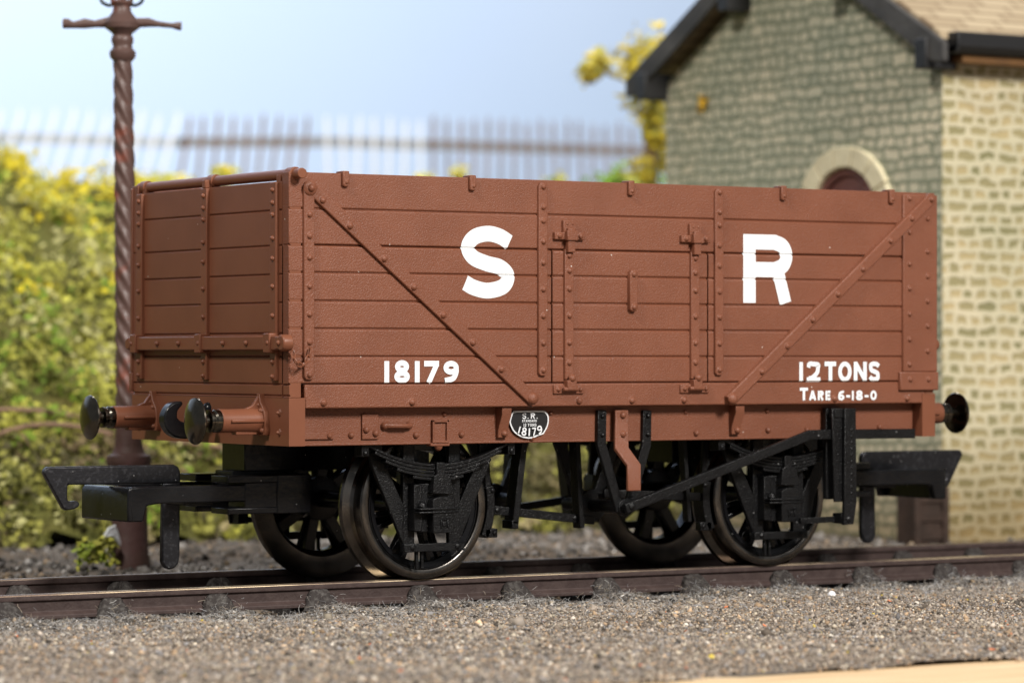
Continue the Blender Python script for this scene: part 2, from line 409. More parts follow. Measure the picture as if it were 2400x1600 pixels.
        for dx in (-1.05, 1.12): rivet(m, x+dx, 15.48, -W-.2, .22)
        fin(m).build('hinge_foot', M['bauxite'], door, bevel=.06)
    strap('grip_bar', 32.5, .78, 21.95, 25.4, (25.05, 22.3), door, .27, .42)
    return p, door

near_side, near_door = side(-1)
far_side, far_door = side(1)

# ---- lettering: stroke glyphs laid on the planking --------------------------------------------------
def arc(cx, cy, rx, ry, a0, a1, n=18):
    return [(cx+rx*math.cos(math.radians(a0+(a1-a0)*i/n)), cy+ry*math.sin(math.radians(a0+(a1-a0)*i/n))) for i in range(n+1)]
def glyph(ch, w, t):
    """centre lines in a box w wide, 1 high, stroke t; returns (list of (points, closed), advance width)"""
    h = t/2
    if ch == '1': return [([(t/2, 0), (t/2, 1)], 0)], t
    if ch in 'I': return [([(t/2, 0), (t/2, 1)], 0)], t
    if ch == '8':
        return [(arc(w/2, .745, w/2-h-.03, .255-h*.75, 0, 360, 40)[:-1], 1), (arc(w/2, .285, w/2-h, .285-h, 0, 360, 40)[:-1], 1)], w
    if ch == '7': return [([(0, 1-h), (w, 1-h)], 0), ([(w-h*.9, 1-t*.8), (w*.30, 0)], 0)], w
    if ch == '9':
        return [(arc(w/2, .69, w/2-h, .31-h, 0, 360, 28)[:-1], 1), (catmull([(w-h, .66), (w-h-.01, .46), (w*.62, .2), (w*.12, h*.75)], 6), 0)], w
    if ch == '6':
        return [(arc(w/2, .31, w/2-h, .31-h, 0, 360, 28)[:-1], 1), (catmull([(h, .34), (h+.01, .54), (w*.38, .8), (w*.88, 1-h*.75)], 6), 0)], w
    if ch == '2':
        return [(catmull([(h*.7, .72), (w*.2, .9), (w/2, 1-h), (w*.83, .86), (w-h, .68), (w*.75, .45), (w*.4, .2), (h*.9, t*.8)], 6), 0), ([(0, h), (w, h)], 0)], w
    if ch == 'T': return [([(0, 1-h), (w, 1-h)], 0), ([(w/2, 0), (w/2, 1-t)], 0)], w
    if ch in 'O0': return [(arc(w/2, .5, w/2-h, .5-h, 0, 360, 32)[:-1], 1)], w
    if ch == 'N': return [([(h, 0), (h, 1)], 0), ([(w-h, 0), (w-h, 1)], 0), ([(h, 1-h*.6), (w-h, h*.6)], 0)], w
    if ch == 'A': return [([(h*.8, 0), (w/2, 1)], 0), ([(w-h*.8, 0), (w/2, 1)], 0), ([(w*.22, .3), (w*.78, .3)], 0)], w
    if ch == 'E': return [([(h, 0), (h, 1)], 0), ([(t, h), (w, h)], 0), ([(t, 1-h), (w, 1-h)], 0), ([(t, .5), (w*.9, .5)], 0)], w
    if ch == 'D': return [([(h, 0), (h, 1)], 0), (catmull([(t, 1-h), (w*.55, 1-h), (w-h, .68), (w-h, .32), (w*.55, h), (t, h)], 6), 0)], w
    if ch == 'R': return [([(h, 0), (h, 1)], 0), ([(t, 1-h), (w*.55, 1-h)] + arc(w*.55, .73, w*.45-h, .27-h, 90, -90, 12)[1:] + [(t, .46+h)], 0), ([(w*.48, .47), (w-h, 0)], 0)], w
    if ch == 'S':
        return [(catmull([(w-h*.55, .775), (w*.75, 1-h-.035), (w/2, 1-h), (w*.22, 1-h-.04), (h, .725), (w*.24, .575), (w*.5, .505), (w*.77, .42), (w-h, .275), (w*.78, h+.045), (w/2, h), (w*.25, h+.035), (h*.55, .235)], 8), 0)], w
    if ch == '-': return [([(0, .42), (w, .42)], 0)], w
    if ch == '.': return [([(t/2, 0), (t/2, t)], 0)], t
    return [], w

def ribbon_mesh(strokes, map2, y, step=.006):
    """strokes: (pts, closed, thickness) in plate units already in mm; returns MB of flat ribbons, each a hair prouder than the last"""
    mb = MB()
    for k, (pts, closed, t) in enumerate(strokes):
        L, Rr = offset_pts(pts, t, closed); n = len(pts)
        V = []; F = []
        yy = y - step*k
        for a, b in zip(L, Rr): V += [(*map2(a), yy), (*map2(b), yy)]
        V = [(v[0], v[2], v[1]) for v in V]
        m = n if closed else n-1
        for i in range(m): F.append((2*i, 2*i+1, 2*((i+1) % n)+1, 2*((i+1) % n)))
        mb.add(V, F)
    return mb
def text_strokes(txt, x0, x1, z0, z1, tr, widths, gaps):
    """txt fitted into a box; tr stroke / height; widths of glyphs / height"""
    H = z1-z0; out = []; x = 0; items = []
    for i, ch in enumerate(txt):
        if ch == ' ': x += gaps*2.2; continue
        st, w = glyph(ch, widths.get(ch, widths['*']), tr); items.append((x, st)); x += w+gaps
    tot = x-gaps; sx = (x1-x0)/(tot*H)
    for xo, st in items:
        for pts, cl in st: out.append(([(x0+(xo+p[0])*H*sx, z0+p[1]*H) for p in pts], cl, tr*H*(.5+.5*min(sx,1.2))))
    return out
def lay_on_planks(mb):
    """cut the flat letter at the plank grooves and press it into them like printed paint"""
    me = bpy.data.meshes.new('tmp'); me.from_pydata(mb.v, [], mb.f); bm = bmesh.new(); bm.from_mesh(me)
    for g in GROOVES:
        for dz in (-GW, 0, GW*.8):
            bmesh.ops.bisect_plane(bm, geom=bm.verts[:]+bm.edges[:]+bm.faces[:], plane_co=(0,0,g+dz), plane_no=(0,0,1))
    out = MB(); bm.verts.ensure_lookup_table()
    out.v = [(v.co.x, v.co.y+depth_at(v.co.z)*.9, v.co.z) for v in bm.verts]
    out.f = [tuple(v.index for v in f.verts) for f in bm.faces]
    bm.free(); bpy.data.meshes.remove(me); return out
ident = lambda p: (p[0], p[1])
YL = -W-.025
# big S and R, drawn from the photograph's letter shapes
Sx = lambda x: 15.81+(x-1125)*5.12/327
Sz = lambda y: 28.78-(y-390)*5.84/445
sp = [(1421,490),(1360,453),(1285,438),(1205,462),(1166,522),(1197,585),(1280,622),(1365,645),(1411,697),(1383,762),(1290,790),(1205,773),(1150,743)]
S_pts = catmull([(Sx(a), Sz(b)) for a, b in sp], 12)
def letter(strokes, name, group=None):
    mb = lay_on_planks(ribbon_mesh(strokes, ident, YL))
    return mb.build(name, M['white'], near_side, smooth=False)
letter([(S_pts, 0, 1.27)], 'letter_s')
Rx = lambda x: 44.04+(x-1157)*5.24/271
Rz = lambda y: 28.62-(y-350)*5.96/388
bowl = [(Rx(1225), Rz(392)), (Rx(1300), Rz(392))] + catmull([(Rx(1330),Rz(392)),(Rx(1376),Rz(415)),(Rx(1394),Rz(468)),(Rx(1376),Rz(520)),(Rx(1330),Rz(545))], 6) + [(Rx(1300), Rz(545)), (Rx(1225), Rz(545))]
letter([([(Rx(1191), Rz(731)), (Rx(1191), Rz(350))], 0, Rx(1225)-Rx(1157)), (bowl, 0, 1.29), ([(Rx(1349), Rz(560)), (Rx(1389), Rz(731))], 0, 1.25)], 'letter_r')
WD = {'*': .62, '8': .66, '7': .60, '9': .66, '2': .58, 'T': .62, 'O': .74, 'N': .72, 'S': .60, 'A': .72, 'R': .62, 'E': .5, '6': .6, '0': .62, '-': .34, 'D': .62}
letter(text_strokes('18179', 8.6, 15.62, 16.08, 17.82, .235, WD, .16), 'running_number')
letter(text_strokes('12', 49.95, 52.3, 16.03, 17.72, .21, WD, .13)+text_strokes('TONS', 52.75, 58.8, 16.03, 17.74, .21, WD, .10), 'load_lettering')
letter(text_strokes('6-18-0', 54.2, 58.5, 14.4, 15.22, .23, WD, .12), 'tare_figures')
letter(text_strokes('T', 50.08, 50.95, 14.42, 15.5, .22, WD, .1)+text_strokes('ARE', 51.05, 53.35, 14.42, 15.24, .24, WD, .12), 'tare_lettering')

# ---- ends
EG = [15.1, 16.0, 18.2, 20.0, 22.42, 24.65, 26.92, 29.7]
def end(flip):
    def fin(mb): return mb.rot180(Lw/2) if flip else mb
    mb = MB(); pts = [(0, 14.95)]
    for g in EG: pts += [(0, g-.10), (.15, g-.02), (.08, g+.03), (0, g+.1)]
    pts += [(0, 31.95)]
    poly = [(x, z) for x, z in pts] + [(1.1, 31.95), (1.1, 14.95)]
    mb.prism(poly, 'y', -12.72, W-1.12)
    for y0, y1 in ((-W+.02, -12.84), (W-1.0, W-.02)):              # corner posts beside the planks
        mb.prism([(x+.06, z) for x, z in pts] + [(1.1, 31.95), (1.1, 14.95)], 'y', y0, y1)
    e = fin(mb).build('end_planking', M['bauxite_end'], wagon, bevel=.04)
    for y in (12.05, .12, -11.75):
        m = MB(); m.box(-.30, .2, y-.52, y+.52, 16.25, 31.9)
        if abs(y) < 1 and not flip: m.box(-.30, .2, y-.3, y+.3, 31.9, 32.6)
        for z in (31.3, 30.3, 29.35, 27.5, 25.9, 23.7, 21.4, 17.75, 16.6): m.dome((-.30, y-.06, z), (-1,0,0), .22, .26, 10)
        fin(m).build('end_strap', M['bauxite_end'], e, bevel=.08)
    m = MB(); m.box(-.75, .1, -13.6, 13.2, 18.68, 19.82)
    m.lathe([(.62, -.9), (.66, -.6), (.66, 0)], (-.0, -14.1, 19.25), 'x', 16); m.box(-.85, .0, -14.2, -13.0, 18.75, 19.75)
    m.lathe([(.5, -.9), (.55, -.6), (.55, 0)], (-.0, 13.0, 19.25), 'x', 14)
    for y in (12.3, 7.54, 3.63, 0, -4.26, -8.25, -11.94, -13.9): m.dome((-.78 if abs(y) < 13 else -.9, y, 19.25), (-1,0,0), .24, .24, 10)
    for y in (12.05, .12, -11.75): m.box(-.9, 0, y-.55, y+.55, 18.45, 20.02)
    fin(m).build('end_bar', M['bauxite_end'], e, bevel=.1)
    m = MB()
    if not flip: m.tube([(.65, -14.9, 32.5), (.65, 13.8, 32.5)], .42, 14)
    for y in (-13.3, .1, 12.6):
        if not flip: m.tube([(.65, y-.55, 32.5), (.65, y+.5, 32.5)], .56, 14)
    for y in (-11.75, .12, 12.05): m.box(.2, 1.0, y-.35, y+.35, 31.7, 32.5)
    if not flip: fin(m).build('sheet_rail', M['bauxite_end'], e, bevel=.06)
    # headstock
    m = MB(); m.box(-.0, 1.44, -W-.05, W+.05, 11.15, 14.93)
    for y in (-12.4, 12.4):
        for z in (13.75, 12.2): m.dome((0, y, z), (-1,0,0), .32, .14, 6, 2); m.dome((-.08, y, z), (-1,0,0), .17, .25, 8)
    for z in (13.9, 12.1): m.dome((.9, -W-.05, z), (0,-1,0), .01, .01, 4, 2)
    fin(m).build('headstock', M['bauxite_end'], wagon, bevel=.12)
    # buffers
    for y in (9.58, -9.58):
        m = MB()
        base = [(y-1.15, 11.95), (y+1.15, 11.95), (y+1.3, 12.4), (y+1.05, 13.8), (y+.35, 14.6), (y+.2, 15.25), (y-.2, 15.25), (y-.35, 14.6), (y-1.05, 13.8), (y-1.3, 12.4)]
        m.prism(base, 'x', -.45, .1)
        m.lathe([(1.0, -.4), (.93, -3.2), (.95, -3.95)], (0, y, 13.1), 'x', 24)
        m.prism([(-.4, 15.1), (-.4, 13.6), (-2.3, 13.6), (-1.9, 13.95), (-1.0, 14.3)], 'y', y-.16, y+.16)
        for sy in (1, -1): m.box(-3.3, -.4, y+sy*.85, y+sy*1.12, 12.98, 13.22)
        m.box(-2.6, -.4, y-.4, y+.4, 12.0, 12.4)
        for dy, z in ((-.75, 12.35), (.75, 12.35), (0, 14.35), (.6, 13.9), (-.6, 13.9)): m.dome((-.45, y+dy, z), (-1,0,0), .24, .28, 10)
        bo = fin(m).build('buffer', M['bauxite_end'], wagon, bevel=.06)
        m = MB(); m.lathe([(.88, -3.95), (.9, -4.1), (.9, -4.35), (.8, -4.5), (.8, -4.62), (.88, -4.7), (.88, -4.9), (.5, -4.95), (.5, -5.75), (1.2, -5.8), (1.78, -5.88), (1.85, -5.96), (1.82, -6.06), (1.5, -6.22), (1.0, -6.38), (.5, -6.46), (.05, -6.49)], (0, y, 13.1), 'x', 40)
        fin(m).build('buffer_head', M['buffer_metal'], bo, ang=28)
    # drawhook
    m = MB()
    hk = catmull([(0,12.7),(-1.2,12.3),(-2.2,12.15),(-3.1,12.4),(-3.55,13.1),(-3.3,13.95),(-2.5,14.45)], 5)
    n = len(hk); wd = [.75+.65*math.sin(min(1, i/(n-1)*1.0)*PI)**.8 - .5*(i/(n-1))**4 for i in range(n)]
    Lp, Rp = [], []
    for i in range(n):
        l, r = offset_pts(hk, wd[i]); Lp.append(l[i]); Rp.append(r[i])
    m.prism(Lp+Rp[::-1], 'y', -.55, .55)
    fin(m).build('coupling_hook', M['black_smooth'], wagon, bevel=.15)
    m = MB(); m.tube([(-1.0, .0, 12.4), (-1.5, -.9, 13.6), (-1.1, -2.2, 13.9)], .3, 8); m.dome((-1.1,-2.3,13.9),(-1,0,0),.6,.5,10); m.dome((-1.1,-2.3,12.6),(-1,0,0),.5,.5,10)
    m.box(-.5, 0, -.9, .9, 12.4, 13.8)
    fin(m).build('coupling_link', M['black_smooth'], wagon, bevel=.1)
    # tension lock coupling
    m = MB(); m.box(2.4, 20, -2, 2, 8.8, 11.12)
    fin(m).build('chassis_block', M['black_smooth'], wagon, bevel=.08)
    m = MB()
    m.box(-.35, 7.15, -4.4, -1.35, 5.45, 5.95); m.box(-.35, 7.15, -4.4, -1.35, 7.95, 8.55); m.box(1.2, 7.1, -4.35, -1.4, 5.9, 8.0); m.box(4.1, 7.18, -4.48, -1.35, 5.42, 8.58)
    m.box(-.35, 6.6, 1.35, 4.4, 5.45, 5.95); m.box(-.35, 6.6, 1.35, 4.4, 7.95, 8.55); m.box(1.2, 6.6, 1.4, 4.35, 5.9, 8.0)
    m.box(1.5, 6.6, -1.5, 1.5, 7.2, 8.85)
    cp = fin(m).build('tension_coupling', M['black_smooth'], wagon, bevel=.08)
    m = MB()
    bar = [(-9.25,5.05),(-9.25,7.4),(-9.0,7.78),(-7.9,7.78),(-7.9,7.1),(-8.4,6.8),(-8.4,5.05)]
    m.prism(bar, 'y', -4.3, 4.3)
    for y in (-4.32, 3.55):
        m.prism([(-8.9,5.05),(-9.2,7.3),(-8.95,7.8),(-8.2,7.84),(-.3,7.84),(1.3,7.84),(1.3,6.45),(-6.6,6.45),(-7.6,6.3),(-7.9,5.05)], 'y', y, y+.77)
    m.box(-3.9, -1.2, -3.6, 3.6, 6.2, 6.5)
    fin(m).build('coupling_loop', M['black_smooth'], cp, bevel=.12)
    m = MB()
    hk = [(-14.75,8.95),(-14.65,9.2),(-14.4,9.42),(-3.25,9.42),(-2.85,9.25),(-2.65,8.85),(-2.62,7.5 if flip else 7.88),(-12.65,7.58 if flip else 7.96),(-12.68,6.78),(-12.5,6.62),(-11.85,6.68),(-11.6,6.5),(-11.65,6.2),(-12.1,6.0),(-12.75,5.93),(-13.05,6.1)]
    m.prism(hk, 'y', -.45, .15)
    ho = fin(m).build('coupling_hook_arm', M['chem_black'], cp, bevel=.15)
    m = MB(); pend = [(-4.2,7.95),(-2.65,7.95),(-2.68,2.0),(-2.8,1.4),(-3.15,1.02),(-3.6,.92),(-4.05,1.1),(-4.3,1.6)]
    m.prism(pend, 'y', -.45, .15)
    fin(m).build('coupling_dropper', M['chem_black'], cp, bevel=.14)
    return e
near_end = end(False); far_end = end(True)

# end chain and its bolt
m = MB()
path = catmull([(.1,-14.35,18.6),(.0,-14.75,17.9),(.55,-14.8,17.45),(1.1,-14.7,17.75),(1.45,-14.6,18.4),(1.7,-14.4,19.25)], 4)
for i in range(0, len(path)-3, 3):
    a, b = Vector(path[i]), Vector(path[i+3]); d = (b-a)
    u = Vector((0,1,0)) if (i//3) % 2 else d.cross(Vector((0,1,0))).normalized()
    e_ = d.normalized(); c = (a+b)/2; hl = d.length*.62
    ring = [c + e_*hl*math.cos(t)+u*.17*math.sin(t) for t in [2*PI*k/12 for k in range(13)]]
    m.tube(ring, .07, 6)
m.build('end_chain', M['bauxite_end'], wagon)

# floor
m = MB(); m.box(1.2, Lw-1.2, -W+1.2, W-1.2, 15.0, 15.9); m.build('floor', M['bauxite'], wagon)

# ---- solebar and running gear (near side drawn, far side a half-turned copy)
def gear(flip):
    def fin(mb): return mb.rot180(Lw/2) if flip else mb
    YS = -12.6
    m = MB(); m.box(1.44, Lw-1.44, YS, YS+1.2, 11.13, 14.1); m.box(1.44, Lw-1.44, YS-.02, YS+2, 11.1, 11.3)
    for x, z in ((6.33,11.93),(12.34,11.86),(16.64,11.87),(23.4,11.5),(40.03,11.7),(47.6,11.88),(51.8,11.83),(59.8,11.98)): m.dome((x, YS, z), (0,-1,0), .29, .28, 10)
    for x in (7.6, 15, 25.3, 38.9, 47.5): m.dome((x, YS, 13.5), (0,-1,0), .22, .2, 8)
    sb = fin(m).build('solebar', M['bauxite'], wagon, bevel=.08)
    m = MB(); m.box(1.44, 4.7, YS-.22, YS, 11.62, 12.18); m.dome((4.24, YS-.22, 11.9), (0,-1,0), .24, .2, 10)
    fin(m).build('tie_plate', M['bauxite'], sb, bevel=.06)
    m = MB(); m.box(7.25, 8.78, YS-.2, YS, 11.58, 13.6)
    for x, z in ((7.6,12.35),(8.47,12.05)): m.dome((x, YS-.2, z), (0,-1,0), .3, .28, 10)
    fin(m).build('door_stop_plate', M['bauxite'], sb, bevel=.06)
    m = MB(); m.tube([(9.35, YS-.3, 12.66), (9.9, YS-.55, 12.64), (11.2, YS-.55, 12.62), (11.6, YS-.3, 12.6)], .2, 8)
    for x in (9.35, 11.6): m.dome((x, YS-.1, 12.63), (0,-1,0), .33, .4, 10)
    fin(m).build('horse_hook', M['bauxite'], sb)
    m = MB()
    for bx in ((13.75,15.3,12.86,13.06),(13.75,13.95,11.3,13.06),(15.08,15.3,11.3,13.06),(13.75,15.3,11.2,11.4)): m.box(bx[0], bx[1], YS-.32, YS, bx[2], bx[3])
    m.box(13.8, 15.2, YS-.1, YS, 11.3, 13.0); m.box(13.6, 15.4, YS-.25, YS+.5, 10.95, 11.2); m.dome((14.4, YS-.1, 10.95), (0,0,-1), .35, .4, 10)
    fin(m).build('label_clip', M['bauxite'], sb, bevel=.06)
    for x in (20.4, 43.95):
        m = MB(); m.prism([(YS, 11.55), (YS-.4, 11.55), (YS-.4, 12.2), (YS-1.0, 13.4), (YS-1.0, 14.06), (YS, 14.06)], 'x', x-.46, x+.46)
        m.dome((x+.1, YS-.4, 11.9), (0,-1,0), .3, .3, 10)
        fin(m).build('curb_bracket', M['bauxite'], sb, bevel=.06)
    # number plate
    px = lambda x: 21.13+(x-470)*3.83/1080
    pz = lambda y: 13.72-(y-275)*2.26/750
    out = [(530,325),(575,290),(640,277),(1350,275),(1470,312),(1535,400),(1552,520),(1530,660),(1480,780),(1425,870),(1400,905),(1270,945),(1130,1005),(1000,1025),(850,1000),(720,945),(590,845),(510,710),(465,570),(490,440)]
    oc = catmull([(px(a), pz(b)) for a, b in out], 3, True)
    m = MB(); m.prism(oc, 'y', YS-.25, YS-.0)
    pl = fin(m).build('number_plate', M['plate_black'], wagon)
    ct = catmull([(px(1010+(a-1010)*.965), pz(650+(b-650)*.955)) for a, b in out], 3, True)
    st = [(ct, 1, .115)]
    def ts(txt, a0, a1, b0, b1, tr, gap): return text_strokes(txt, px(a0), px(a1), pz(b1), pz(b0), tr, WD, gap)
    st += ts('S.', 815, 985, 335, 488, .17, .18)+ts('R.', 1045, 1235, 335, 488, .17, .18)
    st += ts('STANDARD', 805, 1195, 515, 575, .2, .16)+ts('12 TONS', 832, 1180, 618, 695, .19, .17)
    def tilt(st_, cx, cz, ang, dx, dz):
        o = []
        for pts, cl, t in st_:
            q = []
            for x, z in pts:
                u, v = x-cx, z-cz; q.append((cx+dx+u*math.cos(ang)-v*math.sin(ang), cz+dz+u*math.sin(ang)+v*math.cos(ang)))
            o.append((q, cl, t))
        return o
    for ch, a0, a1, b0, b1, an in (('1',690,730,690,880,-.34),('8',775,905,722,945,-.20),('1',960,1000,742,955,-.07),('7',1060,1165,728,950,.06),('9',1200,1335,675,900,.30)):
        st += tilt(ts(ch, a0, a1, b0, b1, .17 if ch != '1' else .19, .1), px((a0+a1)/2), pz((b0+b1)/2), an, 0, 0)
    mb = ribbon_mesh(st, ident, YS-.262, .004)
    fin(mb).build('plate_lettering', M['white'], pl, smooth=False)
    # axle guards
    for xc in (14.9, 50.05):
        y0, y1 = -10.85, -10.35
        m = MB(); X = lambda v: xc + v
        for sx in (-1, 1):
            m.box(X(sx*1.62), X(sx*2.72), y0, y1, 2.35, 11.1)
            m.prism([(X(sx*5.75), 10.2), (X(sx*5.6), 9.4), (X(sx*2.66), 3.0), (X(sx*2.66), 6.25), (X(sx*4.4), 9.6), (X(sx*4.7), 10.2)], 'y', y0+.03, y1-.03)
            m.box(X(sx*4.6), X(sx*7.0), y0+.06, y1, 10.1, 11.1)
        g = fin(m).build('axle_guard', M['black'], wagon, bevel=.07)
        m = MB(); m.box(X(-2.8), X(2.95), y0-.35, y0+.1, 2.35, 3.02)
        for sx in (-2.0, 2.25): m.dome((X(sx), y0-.35, 2.7), (0,-1,0), .26, .14, 10)
        m.box(X(-1.4), X(-1.1), y1-.3, y1, .9, 2.5); m.box(X(-.9), X(-.62), y1-.3, y1, .9, 2.5)
        fin(m).build('keeper_bar', M['black'], g, bevel=.07)
        # leaf spring
        m = MB()
        def zc(u): return 8.95 + 1.75*(u/6.7)**2
        for k, (half, dz) in enumerate(((6.7, .42), (6.0, .14), (5.0, -.14), (3.9, -.42), (2.4, -.7))):
            pts = [(X(u), zc(u)+dz-.0) for u in np.linspace(-half, half, 25)]
            m.band(pts, .25, 'y', -12.05+.03*k, -11.2)
        m.box(X(-7.3), X(-6.6), -12.1, -11.2, 10.2, 11.12); m.box(X(6.55), X(7.25), -12.1, -11.2, 10.15, 11.12)
        for sx in (-6.95, 6.9): m.dome((X(sx), -12.1, 10.45), (0,-1,0), .25, .16, 8)
        m.box(X(-.42), X(.36), -12.35, -11.1, 8.0, 9.62)
        fin(m).build('leaf_spring', M['black'], g, bevel=.05)
        # axlebox
        m = MB()
        m.prism([(X(-1.65), 3.95), (X(1.55), 3.95), (X(1.62), 7.6), (X(1.35), 7.9), (X(-1.65), 7.9)], 'y', -11.6, -10.5)
        m.box(X(-2.2), X(-1.45), -11.75, -10.6, 4.05, 7.85)
        m.prism([(X(-.85), 7.1), (X(1.15), 7.0), (X(.85), 8.5), (X(.55), 8.72), (X(-.35), 8.72), (X(-.65), 8.5)], 'y', -12.4, -11.2)
        cap = [(X(-.85), 3.9), (X(1.15), 3.9), (X(1.2), 6.55)] + [(X(.18+1.02*math.cos(t)), 6.55+.32*math.sin(t)) for t in np.linspace(.1, PI-.1, 8)] + [(X(-.85), 6.55)]
        m.prism(cap, 'y', -12.5, -11.2)
        m.box(X(-2.2), X(1.6), -12.62, -11.2, 5.78, 5.96); m.box(X(-2.2), X(1.6), -12.58, -11.2, 5.5, 5.68)
        m.dome((X(-1.6), -12.0, 6.05), (0,0,1), .35, .45, 8)
        m.box(X(-.3), X(.72), -12.6, -12.4, 4.95, 5.08); m.box(X(-.18), X(-.02), -12.6, -12.4, 4.3, 5.0); m.box(X(.44), X(.6), -12.6, -12.4, 4.3, 5.0); m.box(X(.02), X(.4), -12.58, -12.4, 4.42, 4.8)
        fin(m).build('axlebox', M['black'], g, bevel=.08)
    # brake gear
    for sx, xw in ((1, 14.9), (-1, 50.05)):
        m = MB(); rr = 6.25
        outer = [(xw+sx*(rr+.75)*math.cos(a), 6.0+(rr+.75)*math.sin(a)) for a in np.linspace(-.42, .22, 9)]
        inner = [(xw+sx*rr*math.cos(a), 6.0+rr*math.sin(a)) for a in np.linspace(.22, -.42, 9)]
        m.prism(outer+inner, 'y', -9.4, -7.9)
        m.box(xw+sx*(rr-.2), xw+sx*(rr+1.0), -9.4, -8.6, 3.2, 3.95); m.dome((xw+sx*(rr+.7), -9.4, 3.6), (0,-1,0), .25, .14, 8)
        m.strap((xw+sx*(rr+.35), 7.2), (xw+sx*(rr+.1), 11.1), .55, 'y', -9.0, -8.6)
        m.dome((xw+sx*(rr+.5), -9.4, 7.1), (0,-1,0), .25, .14, 8)
        fin(m).build('brake_block', M['black'], wagon, bevel=.07)
    m = MB(); m.strap((21.6, 5.5), (32.0, 4.35), .72, 'y', -9.15, -8.75); m.dome((22.3,-9.15,5.45),(0,-1,0),.26,.12,10); m.dome((30.0,-9.15,4.6),(0,-1,0),.22,.12,10)
    m.strap((43.0, 6.1), (33.0, 6.6), .72, 'y', -9.15, -8.75)
    fin(m).build('push_rod', M['black'], wagon, bevel=.06)
    m = MB(); m.tube([(32.5, -13.4, 5.6), (32.5, -4, 5.6)], .55, 12); m.lathe([(1.35,-8.2),(1.35,-7.6)], (32.5,0,5.6), 'y', 16)
    fin(m).build('brake_shaft', M['black'], wagon)
    for x0, x1 in ((24.3, 23.55),):
        m = MB(); m.strap((x0+.2, 11.1), (x1+.05, 4.3), .62, 'y', -9.9, -8.5); m.box(x1-.3, x1+.35, -9.9, -8.3, 3.9, 4.6)
        fin(m).build('safety_loop', M['black'], wagon, bevel=.07)
    m = MB(); m.strap((30.0, 11.1), (30.45, 3.75), .5, 'y', -9.6, -8.5)
    m.strap((29.5, 11.1), (32.0, 5.5), 1.0, 'y', -7.6, -7.0); m.strap((35.3, 11.1), (33.0, 5.5), 1.0, 'y', -7.6, -7.0)
    fin(m).build('inner_hanger', M['black'], wagon, bevel=.07)
    m = MB(); m.strap((41.0, 11.1), (41.55, 4.0), .4, 'y', -9.6, -8.8)
    fin(m).build('safety_loop', M['black'], wagon, bevel=.05)
    m = MB()
    m.band([(30.15, 13.7), (30.1, 10.95), (32.0, 5.3)], .86, 'y', -13.05, -12.62); m.band([(34.75, 13.66), (34.7, 10.75), (32.9, 5.6)], .86, 'y', -13.0, -12.57)
    m.lathe([(.75, -13.2), (.75, -12.6)], (32.45, 0, 5.6), 'y', 16)
    for x in (30.15, 34.78):
        for z in (13.22, 11.67): m.dome((x, -13.04, z), (0,-1,0), .24, .22, 8)
    fin(m).build('v_hanger', M['black'], wagon, bevel=.06)
    if not flip:
        m = MB()
        prof = [(-13.0, 13.72), (-13.35, 13.72), (-13.4, 10.6), (-14.3, 9.2), (-14.3, 7.0), (-13.95, 7.0), (-13.95, 9.0), (-13.0, 10.4)]
        # sheared along x as the strip jogs to the right
        V = []; n = len(prof)
        for xo in (-.66, .66):
            for y, z in prof:
                j = 0 if z > 10.3 else (.62 if z < 9.3 else .31)
                V.append((31.93+j+xo, y, z))
        m.add(V, [tuple(range(n)), tuple(range(2*n-1, n-1, -1))]+[(i, i+n, (i+1) % n+n, (i+1) % n) for i in range(n)])
        for z in (13.3, 11.72): m.dome((32.0, -13.38, z), (0,-1,0), .3, .25, 10)
        m.build('door_spring', M['bauxite'], wagon, bevel=.08)
    m = MB(); m.band([(31.95, 5.5), (32.6, 5.68), (51.2, 11.42), (52.6, 11.45), (62.8, 11.42)], .84, 'y', -13.95, -13.5)
    m.dome((32.55, -13.95, 5.7), (0,-1,0), .36, .18, 12)
    bl = fin(m).build('brake_lever', M['black'], wagon, bevel=.07)
    m = MB()
    m.prism([(54.45,13.7),(55.65,13.7),(55.75,5.6),(55.4,3.65),(54.3,3.6),(54.4,5.6)], 'y', -14.6, -14.25)
    m.box(53.3, 54.2, -13.4, -12.9, 5.8, 13.7); m.prism([(53.35,13.7),(54.6,13.7),(54.6,5.6),(53.6,5.6)], 'y', -14.2, -14.0)
    m.box(53.6, 55.5, -14.3, -12.7, 12.9, 13.7); m.box(54.3,55.3,-14.3,-13.0,3.7,4.6)
    for z in np.arange(5.8, 12.2, .55): m.dome((55.2, -14.6, z), (0,-1,0), .17, .07, 6, 2)
    m.dome((54.85, -14.6, 4.1), (0,-1,0), .3, .15, 10)
    fin(m).build('lever_guide', M['black'], wagon, bevel=.06)
    m = MB(); m.strap((50.6, 4.0), (54.4, 4.05), .5, 'y', -13.4, -13.0)
    fin(m).build('guide_stay', M['black'], wagon, bevel=.05)
gear(False); gear(True)

